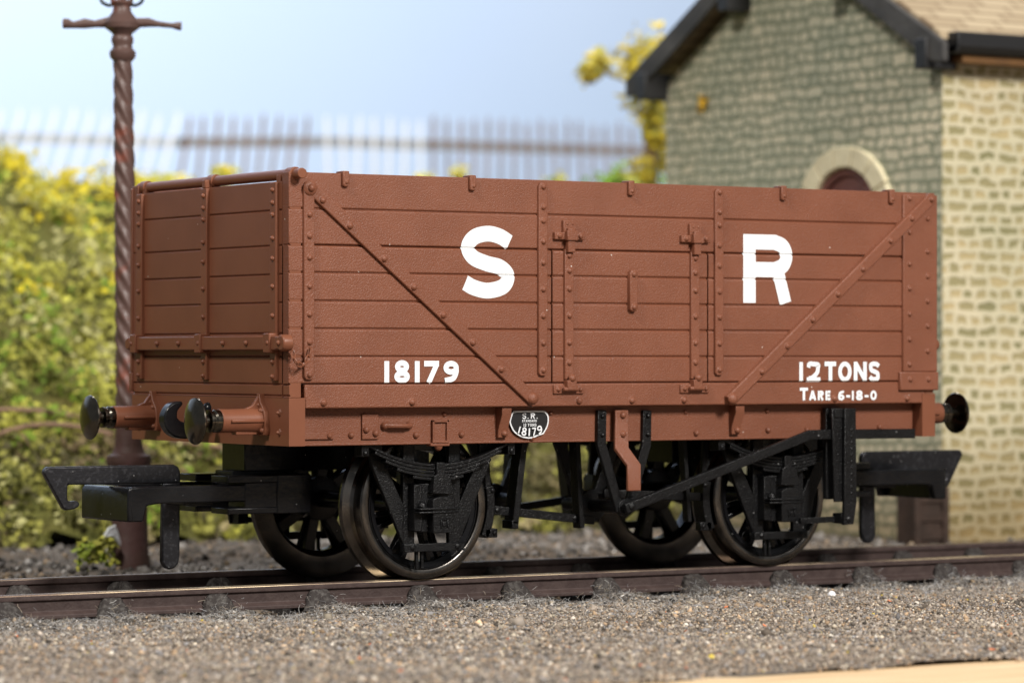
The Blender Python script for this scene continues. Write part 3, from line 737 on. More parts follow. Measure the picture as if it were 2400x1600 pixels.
# ---- wheels
for xc in (14.9, 50.05):
    for s in (-1, 1):
        ro = 6.0
        m = MB()
        prof = [(5.15, -9.55), (5.24, -9.66), (5.34, -9.70), (5.74, -9.70), (5.88, -9.64), (5.98, -9.5), (6.03, -8.5), (6.2, -8.2), (6.75, -7.95), (6.85, -7.7), (6.75, -7.35), (6.2, -7.25), (5.0, -7.25), (5.0, -9.6)]
        m.lathe([(r, s*-a) for r, a in prof], (xc, 0, 6.0), 'y', 72, cap=False)
        m2 = MB()
        m2.lathe([(5.16, s*9.5), (4.55, s*9.42), (4.5, s*8.0), (5.1, s*7.5)], (xc, 0, 6.0), 'y', 56, cap=False)
        m2.lathe([(1.7, s*9.6), (1.9, s*9.3), (1.9, s*7.4), (1.0, s*7.3)], (xc, 0, 6.0), 'y', 24)
        for k in range(8):
            a = 2*PI*(k+.35+(0 if s < 0 else .4))/8
            for da in (-.16, .16):
                p = (xc+1.6*math.cos(a+da*.9), 6+1.6*math.sin(a+da*.9)); q = (xc+4.7*math.cos(a+da*.75), 6+4.7*math.sin(a+da*.75))
                m2.strap(p, q, .42, 'y', s*9.25, s*8.85)
            p = (xc+1.6*math.cos(a), 6+1.6*math.sin(a)); q = (xc+4.7*math.cos(a), 6+4.7*math.sin(a))
            m2.strap(p, q, .95, 'y', s*8.9, s*8.1)
        w = m2.build('wheel', M['black_smooth'], wagon, bevel=.05)
        m.build('tyre', M['tyre'], w, ang=25)
    m = MB(); m.tube([(xc, -10.4, 6), (xc, 10.4, 6)], .75, 14); m.build('axle', M['black_smooth'], wagon)

# ------------------------------------------------------------------ TRACK
track = empty('railway_track', (30, 0, -2.2), 'brown sided railway track with bright rail tops running under the wagon', 'track')
RX0, RX1 = -90, 330
for s in (-1, 1):
    y = s*8.7
    m = MB(); sec = [(-.42,0),(-.45,-.12),(-.42,-.48),(-.16,-.6),(-.14,-1.35),(-.62,-1.62),(-.62,-1.9),(.62,-1.9),(.62,-1.62),(.14,-1.35),(.16,-.6),(.42,-.48),(.45,-.12),(.42,0)]
    V = []; xs = np.linspace(RX0, RX1, 141)
    m.prism([(y+a, b) for a, b in sec], 'x', RX0, RX1)
    r = m.build('rail', M['rail_side'], track, bevel=.04)
    m = MB(); m.prism([(y-.445,-.12),(y-.44,-.06),(y-.40,-.015),(y-.30,.012),(y+.30,.012),(y+.40,-.015),(y+.44,-.06),(y+.445,-.12)], 'x', RX0, RX1); m.build('rail_head', M['rail_top'] if s < 0 else M['rail_dull'], r, ang=60)
i = 0
for x in np.arange(-86.7, 200, 9.22):
    j = random.uniform(-.25, .25)
    m = MB(); m.box(x-1.6+j, x+1.6+j, -15.6, 15.6, -3.3, -2.15)
    sl = m.build('sleeper', M['chair'], track, bevel=.15)
    for s in (-1, 1):
        for t in (-1, 1):
            m = MB(); yr = s*8.7
            # blob of a chair leaning on the rail web
            ny = 7; nx = 9; V = []; F = []
            for a in range(nx):
                for b in range(ny):
                    u = -1+2*a/(nx-1); v = b/(ny-1)
                    hh = (1-u**4)*(1-.35*v)*1.78
                    if abs(u) < .25 and v > .3: hh *= .72
                    V.append((x+j+u*(1.35+.55*v)+random.uniform(-.06,.06), yr+t*(.14+v*1.25)+random.uniform(-.05,.05), -2.12+hh*(1-v**2.6)+random.uniform(-.05,.06)))
            for a in range(nx-1):
                for b in range(ny-1): F.append((a*ny+b, (a+1)*ny+b, (a+1)*ny+b+1, a*ny+b+1))
            m.add(V, F); m.build('rail_chair', M['chair'], sl, ang=60)

# ------------------------------------------------------------------ GROUND
def gz(x, y):
    """height of the scenic surface"""
    b = .16*math.sin(x*.21+y*.13)+.12*math.sin(x*.47-y*.31+1.3)+.08*math.sin(x*.9+y*.77)
    z = -2.28 + b*.8
    if y < -10.2: z += .0 + .10*min(1, (-10.2-y)/3)
    if abs(y) < 9.6: z -= .25
    if -10.4 < y < -9.3: z -= .35
    d = abs(((x+86.7) % 9.22) - (0 if ((x+86.7) % 9.22) < 4.6 else 9.22))      # sleepers show as low ridges
    if 9.6 < abs(y) < 16.2: z += .34*math.exp(-(d/1.5)**4)*(1 if abs(y) < 15.4 else .5)
    if y < -60: z -= .045*(-60-y)
    return z
EDGE = lambda x: -68.6 + 1.3*math.sin(x*.11+.5) + .7*math.sin(x*.37)
def grid(xs, ys, zf):
    V = [(x, y, zf(x, y)) for x in xs for y in ys]; n = len(ys)
    F = [(i*n+j, (i+1)*n+j, (i+1)*n+j+1, i*n+j+1) for i in range(len(xs)-1) for j in range(n-1)]
    return V, F
m = MB(); xs = np.concatenate([np.arange(-140, -45, 6), np.arange(-45, 130, .8), np.arange(130, 420, 8)]); ys = np.concatenate([np.arange(-68.6, 20, .8), np.arange(20, 470, 6)])
m.add(*grid(xs, ys, gz)); m.build('ground', M['ground'], None, kind='structure', ang=180)

# wooden baseboard edge in front
m = MB(); m.box(-90, 240, -75.3, -60, -8, -2.72); m.build('baseboard_edge', M['wood'], None, bevel=.3, label='pale bare wooden edging strip along the front of the ballast', cat='wood strip')
m = MB(); m.box(-90, 240, -110, -75.75, -8, -2.60); m.build('baseboard', M['wood'], None, bevel=.3, label='bare pine board in the bottom right corner in front of the strip', cat='board')

# ballast grains: one uncountable mass
def scatter_grains(n, xr, yr, size, pal, zf=gz, keep=None):
    X = rng.uniform(*xr, n); Y = rng.uniform(*yr, n)
    if keep is not None:
        k = np.array([keep(a, b) for a, b in zip(X, Y)]); X, Y = X[k], Y[k]; n = len(X)
    Z = np.array([zf(a, b) for a, b in zip(X, Y)])
    base = np.array([(1,0,0),(-1,0,0),(0,1,0),(0,-1,0),(0,0,1),(0,0,-1)], float)
    fs = [(0,2,4),(2,1,4),(1,3,4),(3,0,4),(2,0,5),(1,2,5),(3,1,5),(0,3,5)]
    s = size*np.exp(rng.normal(0, .38, n))
    V = base[None]*(s[:,None,None])*rng.uniform(.5, 1.3, (n,1,3)) * rng.uniform(.75, 1.25, (n,6,1))
    # random rotation about z and tilt
    a = rng.uniform(0, 2*PI, n); c, sn = np.cos(a), np.sin(a)
    Vx = V[:,:,0]*c[:,None]-V[:,:,1]*sn[:,None]; Vy = V[:,:,0]*sn[:,None]+V[:,:,1]*c[:,None]; Vz = V[:,:,2]*.8
    b = rng.uniform(-.9, .9, n); cb, sb = np.cos(b), np.sin(b)
    Vx, Vz = Vx*cb[:,None]-Vz*sb[:,None], Vx*sb[:,None]+Vz*cb[:,None]
    P = np.stack([Vx+X[:,None], Vy+Y[:,None], Vz+(Z+s*rng.uniform(-.1,.45,n))[:,None]], -1).reshape(-1, 3)
    T = (np.array(fs)[None]+6*np.arange(n)[:,None,None]).reshape(-1, 3)
    pal = np.array(pal); w = pal[:,3]/pal[:,3].sum(); idx = rng.choice(len(pal), n, p=w)
    colr = pal[idx,:3]*np.exp(rng.normal(0, .28, (n,1)))
    colr = np.concatenate([np.repeat(colr, 6, 0), np.ones((6*n,1))], 1)
    return P, T, colr
def build_tris(name, parts, m, label, cat):
    """one big mesh of loose triangles (stuff)"""
    off = 0; Ps = []; Ts = []; Cs = []
    for P, T, c in parts: Ps.append(P); Ts.append(T+off); Cs.append(c); off += len(P)
    P = np.concatenate(Ps); T = np.concatenate(Ts); c = np.concatenate(Cs)
    me = bpy.data.meshes.new(name); me.vertices.add(len(P)); me.vertices.foreach_set('co', (P*K).astype(np.float32).ravel())
    me.loops.add(len(T)*3); me.loops.foreach_set('vertex_index', T.astype(np.int32).ravel())
    me.polygons.add(len(T)); me.polygons.foreach_set('loop_start', (np.arange(len(T))*3).astype(np.int32)); me.polygons.foreach_set('loop_total', np.full(len(T), 3, np.int32))
    me.update(calc_edges=True)
    at = me.color_attributes.new('tint', 'FLOAT_COLOR', 'POINT'); at.data.foreach_set('color', c.astype(np.float32).ravel())
    me.materials.append(m); o = bpy.data.objects.new(name, me); COL.objects.link(o)
    o['kind'] = 'stuff'; o['label'] = label; o['category'] = cat; return o
PAL = [(.275,.232,.192,5),(.18,.147,.118,3.8),(.36,.308,.258,3.4),(.36,.255,.165,2.6),(.44,.38,.295,1.6),(.235,.225,.225,1.8),(.085,.073,.062,1.7),(.54,.49,.42,.5),(.45,.14,.06,.05),(.42,.32,.06,.05)]
PAL2 = [(.17,.155,.14,5),(.09,.08,.07,4),(.27,.25,.23,3),(.24,.18,.12,1.5),(.055,.05,.047,2),(.48,.46,.43,.6)]
keep_f = lambda x, y: (y > EDGE(x)-1.5*random.random()**3) and (x > -46+(y+70)*.25) and (x < 30+(y+75)*2.0)
g1 = scatter_grains(190000, (-48, 112), (-74, -15), .105, PAL, keep=keep_f)
g2 = scatter_grains(3000, (-48, 112), (-74, -15), .17, PAL, keep=keep_f)
build_tris('front_ballast', [g1, g2], M['grain'], 'coarse grey brown ballast grains spread across the foreground', 'ballast')
g1 = scatter_grains(60000, (-40, 118), (-16.4, -9.2), .10, PAL2)
g2 = scatter_grains(9000, (-35, 150), (-8, 8), .2, PAL2)
g3 = scatter_grains(16000, (-30, 220), (9.3, 100), .28, PAL2)
build_tris('track_ballast', [g1, g2, g3], M['grain'], 'fine dark grey ballast packed along and behind the rails', 'ballast')

# pale fibres caught in the ballast
mb = MB(); cols = []
def fibre(x, y, z, ln, r):
    a = random.uniform(0, 2*PI); p = Vector((x, y, z)); pts = [p]; d = Vector((math.cos(a), math.sin(a), random.uniform(-.2,.35)))
    for k in range(5):
        d = (d+Vector((random.uniform(-.7,.7), random.uniform(-.7,.7), random.uniform(-.55,.4)))).normalized(); p = p+d*ln/5; pts.append(p)
    n0 = len(mb.v); mb.tube(pts, r, 3)
    g = random.choice([(.36,.36,.37),(.28,.27,.26),(.22,.19,.17),(.46,.45,.43),(.33,.28,.22)])
    cols.extend([(*g, 1)]*(len(mb.v)-n0))
for k in range(15000):
    x = random.uniform(-42, 112); y = -9.7-abs(random.gauss(0, 1))*9.0
    fibre(x, y, gz(x, y)+random.uniform(.05,.25), random.uniform(.25, .8), random.uniform(.010,.017))
for k in range(1800):
    s = -1; x = -86.7+9.22*random.randint(5, 22)+random.gauss(0, 1.0); y = -9.25-random.random()*1.5
    fibre(x, y, -2.0+max(0, 1.4-(-9.2-y))*random.random()*1.05, random.uniform(.3,.9), random.uniform(.010,.018))
for k in range(900):
    x = random.uniform(-38, 112); y = random.uniform(-60, -20)
    fibre(x, y, gz(x, y)+random.uniform(.1,.3), random.uniform(.5, 1.6), random.uniform(.014,.024))
mb.build('ballast_fibres', M['fibre'], None, kind='stuff', smooth=False, colors=cols, label='pale hair thin fibres caught in the ballast beside the rail', cat='fibres')

m = MB(); m.dome((49.9,-18.6,-2.1),(0,0,1),.38,.42,12,4)
m.build('white_bead', M['bead'], None, label='tiny white bead lying on the ballast in front of the rail', cat='bead')

# ------------------------------------------------------------------ LAMP POST
LX, LY = 16.8, 48.6
lamp = empty('lamp_post', (LX, LY, -2.2), 'tall rusty lamp post with a twisted column and a ladder bar behind the wagon', 'lamp post')
tx = Vector((.845, -.535, 0)); LEAN = -.0165
def lp(z, off=0): return (LX+tx.x*((z+2)*LEAN+off), LY+tx.y*((z+2)*LEAN+off), z)
def lathe_lean(prof, n=20):
    m = MB(); V = []; F = []
    for r, z in prof:
        c = lp(z)
        for i in range(n): V.append((c[0]+r*math.cos(2*PI*i/n), c[1]+r*math.sin(2*PI*i/n), z))
    for j in range(len(prof)-1):
        for i in range(n): F.append((j*n+i, j*n+(i+1) % n, (j+1)*n+(i+1) % n, (j+1)*n+i))
    F.append(tuple(range(n-1,-1,-1))); F.append(tuple((len(prof)-1)*n+i for i in range(n)))
    return m.add(V, F)
lathe_lean([(1.95,-2.6),(1.9,-1.2),(1.76,-.9),(1.72,7.2),(1.78,7.5),(2.12,7.7),(2.2,8.2),(2.12,8.6),(1.75,8.75),(1.5,9.0),(1.36,9.6),(1.28,10.6),(1.15,12.2)]).build('lamp_base', M['lamp_base'], lamp, ang=50)
m = MB(); V = []; F = []; n = 40; zs = np.linspace(11.8, 46.9, 150)
for z in zs:
    c = lp(z)
    r0 = 1.12-.28*(z-12)/35
    for i in range(n):
        t = 2*PI*i/n; r = r0*(1+.12*math.cos(5*(t+z*.62)))
        V.append((c[0]+r*math.cos(t), c[1]+r*math.sin(t), z))
for j in range(len(zs)-1):
    for i in range(n): F.append((j*n+i, j*n+(i+1) % n, (j+1)*n+(i+1) % n, (j+1)*n+i))
m.add(V, F).build('lamp_column', M['lamp'], lamp, ang=80)
lathe_lean([(.9,46.6),(1.25,47.0),(1.28,47.5),(.95,47.9),(.95,48.2),(1.08,48.5),(1.06,48.9),(.9,49.1),(1.0,49.3),(1.65,49.8),(1.72,50.3),(1.35,50.8),(.95,51.3),(.84,51.8),(.86,51.95),(1.05,52.1),(1.1,52.35),(.9,52.5)]).build('lamp_collar', M['lamp'], lamp, ang=40)
m = MB()
m.tube([lp(50.25,-5.7), lp(50.25,-5.3), lp(50.1,-4.7), lp(50.25,-3.6), lp(50.2,-2.6), lp(50.35,-1.4), lp(50.3,1.4), lp(50.35,2.6), lp(50.2,3.4), lp(50.05,4.8), lp(50.0,5.4), lp(50.0,5.7)], .4, 10, [.5,.52,.34,.52,.36,.55,.5,.46,.3,.26,.42,.44])
m.build('ladder_bar', M['lamp'], lamp, ang=60)
m = MB()
for s in (-1, 1):
    m.tube(catmull([lp(52.1, s*.8), lp(52.0, s*1.3), lp(52.4, s*1.95), lp(53.4, s*2.1), lp(55.2, s*2.15)], 6), .17, 8)
m.build('lantern_bracket', M['wire'], lamp)
m = MB()
for a in range(4):
    t = PI/4+a*PI/2+.5; c0 = lp(52.2); c1 = lp(57.5)
    m.tube([(c0[0]+.85*math.cos(t), c0[1]+.85*math.sin(t), 52.2), (c1[0]+1.9*math.cos(t), c1[1]+1.9*math.sin(t), 57.5)], .2, 6)
m.lathe([(.45, 52.3), (.5, 53.2), (.2, 53.6), (.18, 55)], (lp(54)[0], lp(54)[1], 0), 'z', 12)
m.lathe([(2.1, 57.4), (2.2, 57.7), (.5, 59.4), (.1, 60.2)], (lp(59)[0], lp(59)[1], 0), 'z', 16)
m.build('lantern_frame', M['lamp'], lamp, ang=40)

# ------------------------------------------------------------------ foliage helper: clumps of small flakes
def flakes(centres, radius, per, size, palette_fn, mb=None, cols=None, lift=.0):
    V = []; F = []; C_ = []
    for (cx, cy, cz) in centres:
        R_ = radius*random.uniform(.6, 1.35); pc = palette_fn(cx, cy, cz)
        for k in range(per):
            d = Vector((random.gauss(0,1), random.gauss(0,1), random.gauss(0,1))).normalized()
            p = Vector((cx, cy, cz)) + d*R_*random.random()**.45
            a = Vector((random.gauss(0,1), random.gauss(0,1), random.gauss(0,1))).normalized(); b = a.orthogonal().normalized()
            s = size*random.uniform(.55, 1.5); n = len(V)
            V += [p-a*s*.5, p+b*s*.42+a*s*.05, p+a*s*.6, p-b*s*.42+a*s*.05]; F.append((n, n+1, n+2, n+3))
            j = math.exp(random.gauss(0, .15)); C_ += [(pc[0]*j, pc[1]*j, pc[2]*j, 1)]*4
    if mb is None: mb = MB()
    mb.add(V, F); (cols if cols is not None else []).extend(C_); return mb

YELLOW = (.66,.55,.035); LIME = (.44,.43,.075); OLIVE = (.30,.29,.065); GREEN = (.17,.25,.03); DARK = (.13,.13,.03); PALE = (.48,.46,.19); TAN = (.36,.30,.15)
def pick(ws):
    r = random.random()*sum(w for _, w in ws)
    for c, w in ws:
        r -= w
        if r <= 0: return c
    return ws[-1][0]

# ------------------------------------------------------------------ EMBANKMENT
def bank_top(x):
    t = 46.8 + 1.6*math.sin(x*.06+1) + 1.2*math.sin(x*.19)
    t += 6.5*math.exp(-((x-50)/7)**2)
    t -= 3.5*math.exp(-((x-150)/60)**2) + 2.8/(1+math.exp(-(x-72)/2.5))
    return t
BY0, BY1 = 86, 165
def bank_z(x, y):
    t = max(0, min(1, (y-BY0-3*math.sin(x*.15)-2*math.sin(x*.41+1))/(BY1-BY0))); s = t**.8
    z = -2.4 + (bank_top(x)-2)*s
    return z + 1.2*math.sin(x*.33+y*.21)*math.sin(y*.29-x*.11)*min(1, t*6)
m = MB(); xs = np.arange(-110, 420, 3.0); ys = np.concatenate([np.arange(84, 172, 2.5), np.arange(172, 480, 22)])
m.add(*grid(xs, ys, lambda x, y: bank_z(x, y) if y < 172 else (bank_top(x)-3)*max(0, 1-(y-172)/40)+44*min(1, (y-172)/40)))
m.build('embankment', M['bank'], None, kind='structure', ang=180)
mb = MB(); cols = []
def bank_pal(x, y, z):  # dry tones low down and behind the wagon also carry shade in their colour
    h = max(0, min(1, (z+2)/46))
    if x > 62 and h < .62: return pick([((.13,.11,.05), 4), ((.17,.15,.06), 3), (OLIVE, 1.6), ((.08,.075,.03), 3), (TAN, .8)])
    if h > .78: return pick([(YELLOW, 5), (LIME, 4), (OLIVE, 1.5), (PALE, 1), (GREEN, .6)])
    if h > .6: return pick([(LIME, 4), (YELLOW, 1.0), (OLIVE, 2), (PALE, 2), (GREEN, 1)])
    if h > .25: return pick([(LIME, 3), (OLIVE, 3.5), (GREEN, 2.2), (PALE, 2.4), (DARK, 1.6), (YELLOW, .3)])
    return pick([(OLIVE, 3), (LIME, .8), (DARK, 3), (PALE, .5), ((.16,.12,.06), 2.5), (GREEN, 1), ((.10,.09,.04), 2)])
cs = []
for k in range(6000):
    x = random.uniform(-20, 150) if k < 4600 else random.uniform(150, 300)
    y = BY0-1+(BY1+5-BY0)*random.random()**1.25
    if math.sin(x*.5+y*.2)*math.sin(y*.43-x*.17) < -.55 and random.random() < .8: continue
    cs.append((x, y, bank_z(x, y)+random.uniform(-.3, 2.0)))
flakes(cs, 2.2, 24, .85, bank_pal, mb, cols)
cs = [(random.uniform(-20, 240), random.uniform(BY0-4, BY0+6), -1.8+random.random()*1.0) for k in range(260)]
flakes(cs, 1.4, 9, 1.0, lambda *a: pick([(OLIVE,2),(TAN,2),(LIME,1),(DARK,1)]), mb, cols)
print('bank', len(mb.f))
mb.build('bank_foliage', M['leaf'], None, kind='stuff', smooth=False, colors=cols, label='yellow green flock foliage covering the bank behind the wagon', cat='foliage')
# dry stems lying across the foliage
for lab, pts in (('bowed brown dry stem arching across the left foliage', [(18,100,14),(26,99,17),(36,98,16.5),(45,97,13.5),(52,96,10.5)]),
                 ('lower pale brown dry stem lying low in the left foliage', [(16,96,8.5),(27,95,9.2),(38,94,8.8),(48,93,8.2)])):
    m = MB(); pts = [(x, y, bank_z(x, y)+2.6+ (z-bank_z(x, y))*0.0) for x, y, z in pts]
    m.tube(catmull(pts, 5), .26, 7); m.build('dry_stem', M['twig'], None, label=lab, cat='stem', group='dry stems across the foliage')
# individual bushes on the skyline
def bush(name, label, x, y, z0, pts, rad, per, size, pal, trunk_h):
    b = empty(name, (x, y, z0), label, 'bush')
    m = MB(); cc = []; flakes(pts, rad, per, size, pal, m, cc); m.build('crown', M['leaf'], b, smooth=False, colors=cc)
    m = MB()
    for k in range(3): m.tube([(x+random.uniform(-.4,.4), y, z0-1), (x+random.uniform(-1,1), y+random.uniform(-.5,.5), z0+trunk_h*.5), (x+random.uniform(-2,2), y+random.uniform(-1,1), z0+trunk_h)], .3, 6)
    m.build('stem', M['twig'], b); return b
ACID = lambda *a: pick([((.58,.46,.045), 5), ((.40,.38,.07), 3), ((.34,.29,.06), 3)])

# ------------------------------------------------------------------ yellow shrub beside the building
sx0, sy0 = 176.0, 190.0
SHRUBS = []

# ------------------------------------------------------------------ BUILDING
bx, by0, by1, bz = 112.2, 42.1, 95.0, -2.3
EAVE, APEX, YC = 51.5, 67.6, 68.6
bld = empty('stone_building', (bx, YC, bz), 'yellowish rubble stone station building with black bargeboards behind the wagon', 'building')
AY, AZ, AR = 59.3, 37.4, 6.1
m = MB()
# gable wall with the arched opening cut out: left part, right part, above
apts_r = [(AY-AR*math.cos(t), AZ-3.0+AR*.885*math.sin(t)) for t in np.linspace(0, PI/2, 10)]
apts_l = [(AY+AR*math.cos(t), AZ-3.0+AR*.885*math.sin(t)) for t in np.linspace(0, PI/2, 10)]
SILL = 16.0
m.prism([(by0, bz), (AY-AR, bz), (AY-AR, AZ-3)] + apts_r[1:] + [(AY, APEX-(YC-AY)*.55), (by0, EAVE)], 'x', bx, bx+3)
m.prism([(by1, bz), (AY+AR, bz), (AY+AR, AZ-3)] + apts_l[1:] + [(AY, APEX-(YC-AY)*.55), (YC, APEX-.6), (by1, EAVE)], 'x', bx, bx+3)
m.prism([(AY-AR, bz), (AY+AR, bz), (AY+AR, 21.0), (AY-AR, 21.0)], 'x', bx, bx+2.98)
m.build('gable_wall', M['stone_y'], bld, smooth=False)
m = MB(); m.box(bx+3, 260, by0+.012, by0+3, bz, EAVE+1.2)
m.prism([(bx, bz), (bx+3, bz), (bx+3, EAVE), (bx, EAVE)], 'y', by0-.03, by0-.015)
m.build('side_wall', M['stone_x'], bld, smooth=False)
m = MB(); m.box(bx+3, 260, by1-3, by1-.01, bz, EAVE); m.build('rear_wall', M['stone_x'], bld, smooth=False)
# arch surround
m = MB()
N_ = 7
def archpt(t, r): return (AY+r*math.cos(t), AZ-3.0+r*.89*math.sin(t))
for k in range(N_):
    t0, t1 = PI*k/N_+.012, PI*(k+1)/N_-.012; ts_ = np.linspace(t0, t1, 5)
    m.prism([archpt(t, AR-.1) for t in ts_]+[archpt(t, AR+2.6) for t in ts_[::-1]], 'x', bx-.5, bx+.6)
m.build('arch_stones', M['dressed'], bld, bevel=.15)
for s in (-1, 1):
    m = MB(); m.box(bx-.45, bx+.6, AY+s*(AR-.1), AY+s*(AR+2.6), 21.0, AZ-3.2); m.build('jamb_stone', M['dressed'], bld, bevel=.15)
m = MB(); m.prism([(AY-AR-.2, 20.6), (AY+AR+.2, 20.6), (AY+AR+.2, AZ-3)]+[archpt(t, AR+.2) for t in np.linspace(0, PI, 17)][1:-1]+[(AY-AR-.2, AZ-3)], 'x', bx+.75, bx+1.2)
for k in range(6): m.box(bx+.6, bx+.8, AY-AR+.4+k*1.95, AY-AR+2.2+k*1.95, 21.2, AZ-3.5)
m.build('arched_shutter', M['door'], bld, bevel=.05)
m = MB(); m.prism([archpt(t, AR+.15) for t in np.linspace(.12, PI-.12, 13)]+[archpt(t, AR-1.0) for t in np.linspace(PI-.12, .12, 13)], 'x', bx+.25, bx+.74)
m.build('window_frame', M['door'], bld)
# roof
SL = (APEX-51.0)/(YC-38.4)
for s, nm in ((-1, 'roof'), (1, 'roof')):
    e0 = (YC+s*(YC-39.3), APEX-(YC-39.3)*SL+1.2); e1 = (YC, APEX+1.2)
    m = MB(); m.prism([(e0[0], e0[1]), (e0[0], e0[1]+.9), (e1[0], e1[1]+.9), (e1[0], e1[1])], 'x', bx-2.6, 262)
    m.build(nm, M['roof'], bld, bevel=.1)
# bargeboards with purlin ends
for s in (-1, 1):
    m = MB(); tip = (YC+s*(YC-38.0), APEX-(YC-38.0)*SL); ap = (YC, APEX)
    d = 3.1
    m.prism([(tip[0], tip[1]+1.5), (tip[0], tip[1]-.6), (tip[0]-s*2.0, tip[1]-.5), (ap[0], ap[1]-.6), (ap[0], ap[1]+1.9)], 'x', bx-3.2, bx-2.5)
    m.build('bargeboard', M['bargeboard'], bld, bevel=.12)
    for f in (.12, .68):
        y = tip[0]+(ap[0]-tip[0])*f; z = tip[1]+(ap[1]-tip[1])*f-1.3
        m = MB(); m.box(bx-3.5, bx+1, y-1.0, y+1.0, z-1.9, z+1.4); m.build('purlin_end', M['gutter'], bld, bevel=.15)
m = MB()
gp = [(37.6, 53.5), (37.6, 51.9), (38.2, 51.2), (39.4, 51.2), (39.9, 51.9), (39.9, 53.5), (39.5, 53.5), (39.4, 52.0), (38.2, 52.0), (38.0, 53.5)]
m.prism(gp, 'x', bx-1.5, 262); m.box(bx-1.5, bx-1.2, 37.7, 39.8, 51.3, 53.5); m.build('gutter', M['gutter'], bld, bevel=.1)
m = MB(); m.box(bx+.2, 260, 38.9, by0-.04, 50.3, 51.1); m.build('soffit_board', M['soffit'], bld)
# dark box against the wall foot
cr = empty('wooden_crate', (107.5, 37.0, -2.2), 'small dark brown slatted crate standing at the foot of the stone wall', 'crate')
m = MB(); m.box(104.6, 108.9, 37.6, 40.6, -2.25, 4.0); m.build('crate_body', M['crate'], cr, bevel=.1)
m = MB()
for z in (-1.6, .4, 2.4): m.box(104.4, 109.1, 37.35, 37.62, z, z+1.2)
for x in (104.4, 108.3): m.box(x, x+.8, 37.1, 37.4, -2.2, 4.2)
m.build('crate_slats', M['crate'], cr, bevel=.08)

# ------------------------------------------------------------------ FENCE (four lengths)
FY = 345.0
def fence(name, label, x0, x1, pitch, lean, m_p, m_r, zr0, zr1, up, dn, w):
    f = empty(name, ((x0+x1)/2, FY, zr0-dn), label, 'fence', 'picket fence lengths along the skyline')
    n = int((x1-x0)/pitch)
    for i in range(n+1):
        x = x0+pitch*i; z = zr0+(zr1-zr0)*i/max(n,1); ln = lean+random.uniform(-.06,.06)
        m = MB(); t = up+random.uniform(-.6,.5)
        m.prism([(x-w/2-ln*dn, z-dn), (x+w/2-ln*dn, z-dn), (x+w/2+ln*t, z+t-w), (x+ln*t*1.02, z+t+.9), (x-w/2+ln*t, z+t-w)], 'y', FY-.9, FY-.35)
        m.build('picket', m_p, f)
    m = MB(); m.prism([(x0-pitch*.42, zr0-.95), (x1+pitch*.42, zr1-.95), (x1+pitch*.42, zr1+.95), (x0-pitch*.42, zr0+.95)], 'y', FY-.3, FY+.35); m.build('fence_rail', m_r, f)
    return f
FENCES = []

# ------------------------------------------------------------------ camera
cam = bpy.data.cameras.new('camera'); co = bpy.data.objects.new('camera', cam); COL.objects.link(co); scene.camera = co
F_, YAW, PIT, ROLL = 7817.7504, 0.5655, 0.0042, 0.0005
CP = Vector((-128.0735, -248.3042, 18.2449))
f = Vector((math.sin(YAW)*math.cos(PIT), math.cos(YAW)*math.cos(PIT), math.sin(PIT))); r = Vector((math.cos(YAW), -math.sin(YAW), 0)); u = r.cross(f)
r2 = r*math.cos(ROLL)+u*math.sin(ROLL); u2 = -r*math.sin(ROLL)+u*math.cos(ROLL)
co.matrix_world = Matrix(((r2.x,u2.x,-f.x,CP.x*K),(r2.y,u2.y,-f.y,CP.y*K),(r2.z,u2.z,-f.z,CP.z*K),(0,0,0,1)))
cam.sensor_width = 36; cam.lens = F_/2352*36; cam.clip_start = .5; cam.clip_end = 500
cam.dof.use_dof = True; cam.dof.focus_distance = 27.3; cam.dof.aperture_fstop = .68; cam.dof.aperture_blades = 0

def pix(px, py, Y):
    """point on the plane y = Y (mm) behind a pixel of the 2352-wide photograph: used only to read off where far things stand"""
    d = f + r2*((px-1176)/F_) - u2*((py-784)/F_); t = (Y-CP.y)/d.y; return CP+d*t

# fence sections, now that their distances can be read off
def sec(name, label, p0, p1, pitch, lean, m_p, m_r, ypx0, ypx1, up, dn, w):
    a = pix(p0, ypx0, FY); b = pix(p1, ypx1, FY)
    fence(name, label, a.x, b.x, pitch, lean, m_p, m_r, a.z, b.z, up, dn, w)
sec('picket_fence', 'white leaning picket fence length at the far left', -60, 402, 3.7, .30, M['white_fence'], M['rail_pale'], 314, 328, 5, 9, .6)
sec('picket_fence', 'short rusty picket fence length left of centre above the wagon end', 424, 722, 3.3, .14, M['rust_fence'], M['rail_grey'], 328, 326, 4.4, 9, .55)
sec('picket_fence', 'white picket fence length in the middle above the letter S', 748, 966, 3.6, .02, M['white_fence'], M['rail_grey'], 326, 333, 4.4, 9, .6)
sec('picket_fence', 'long rusty picket fence length beside the yellow shrub', 992, 1545, 3.25, .0, M['rust_fence'], M['rail_grey'], 333, 350, 5.0, 9, .6)

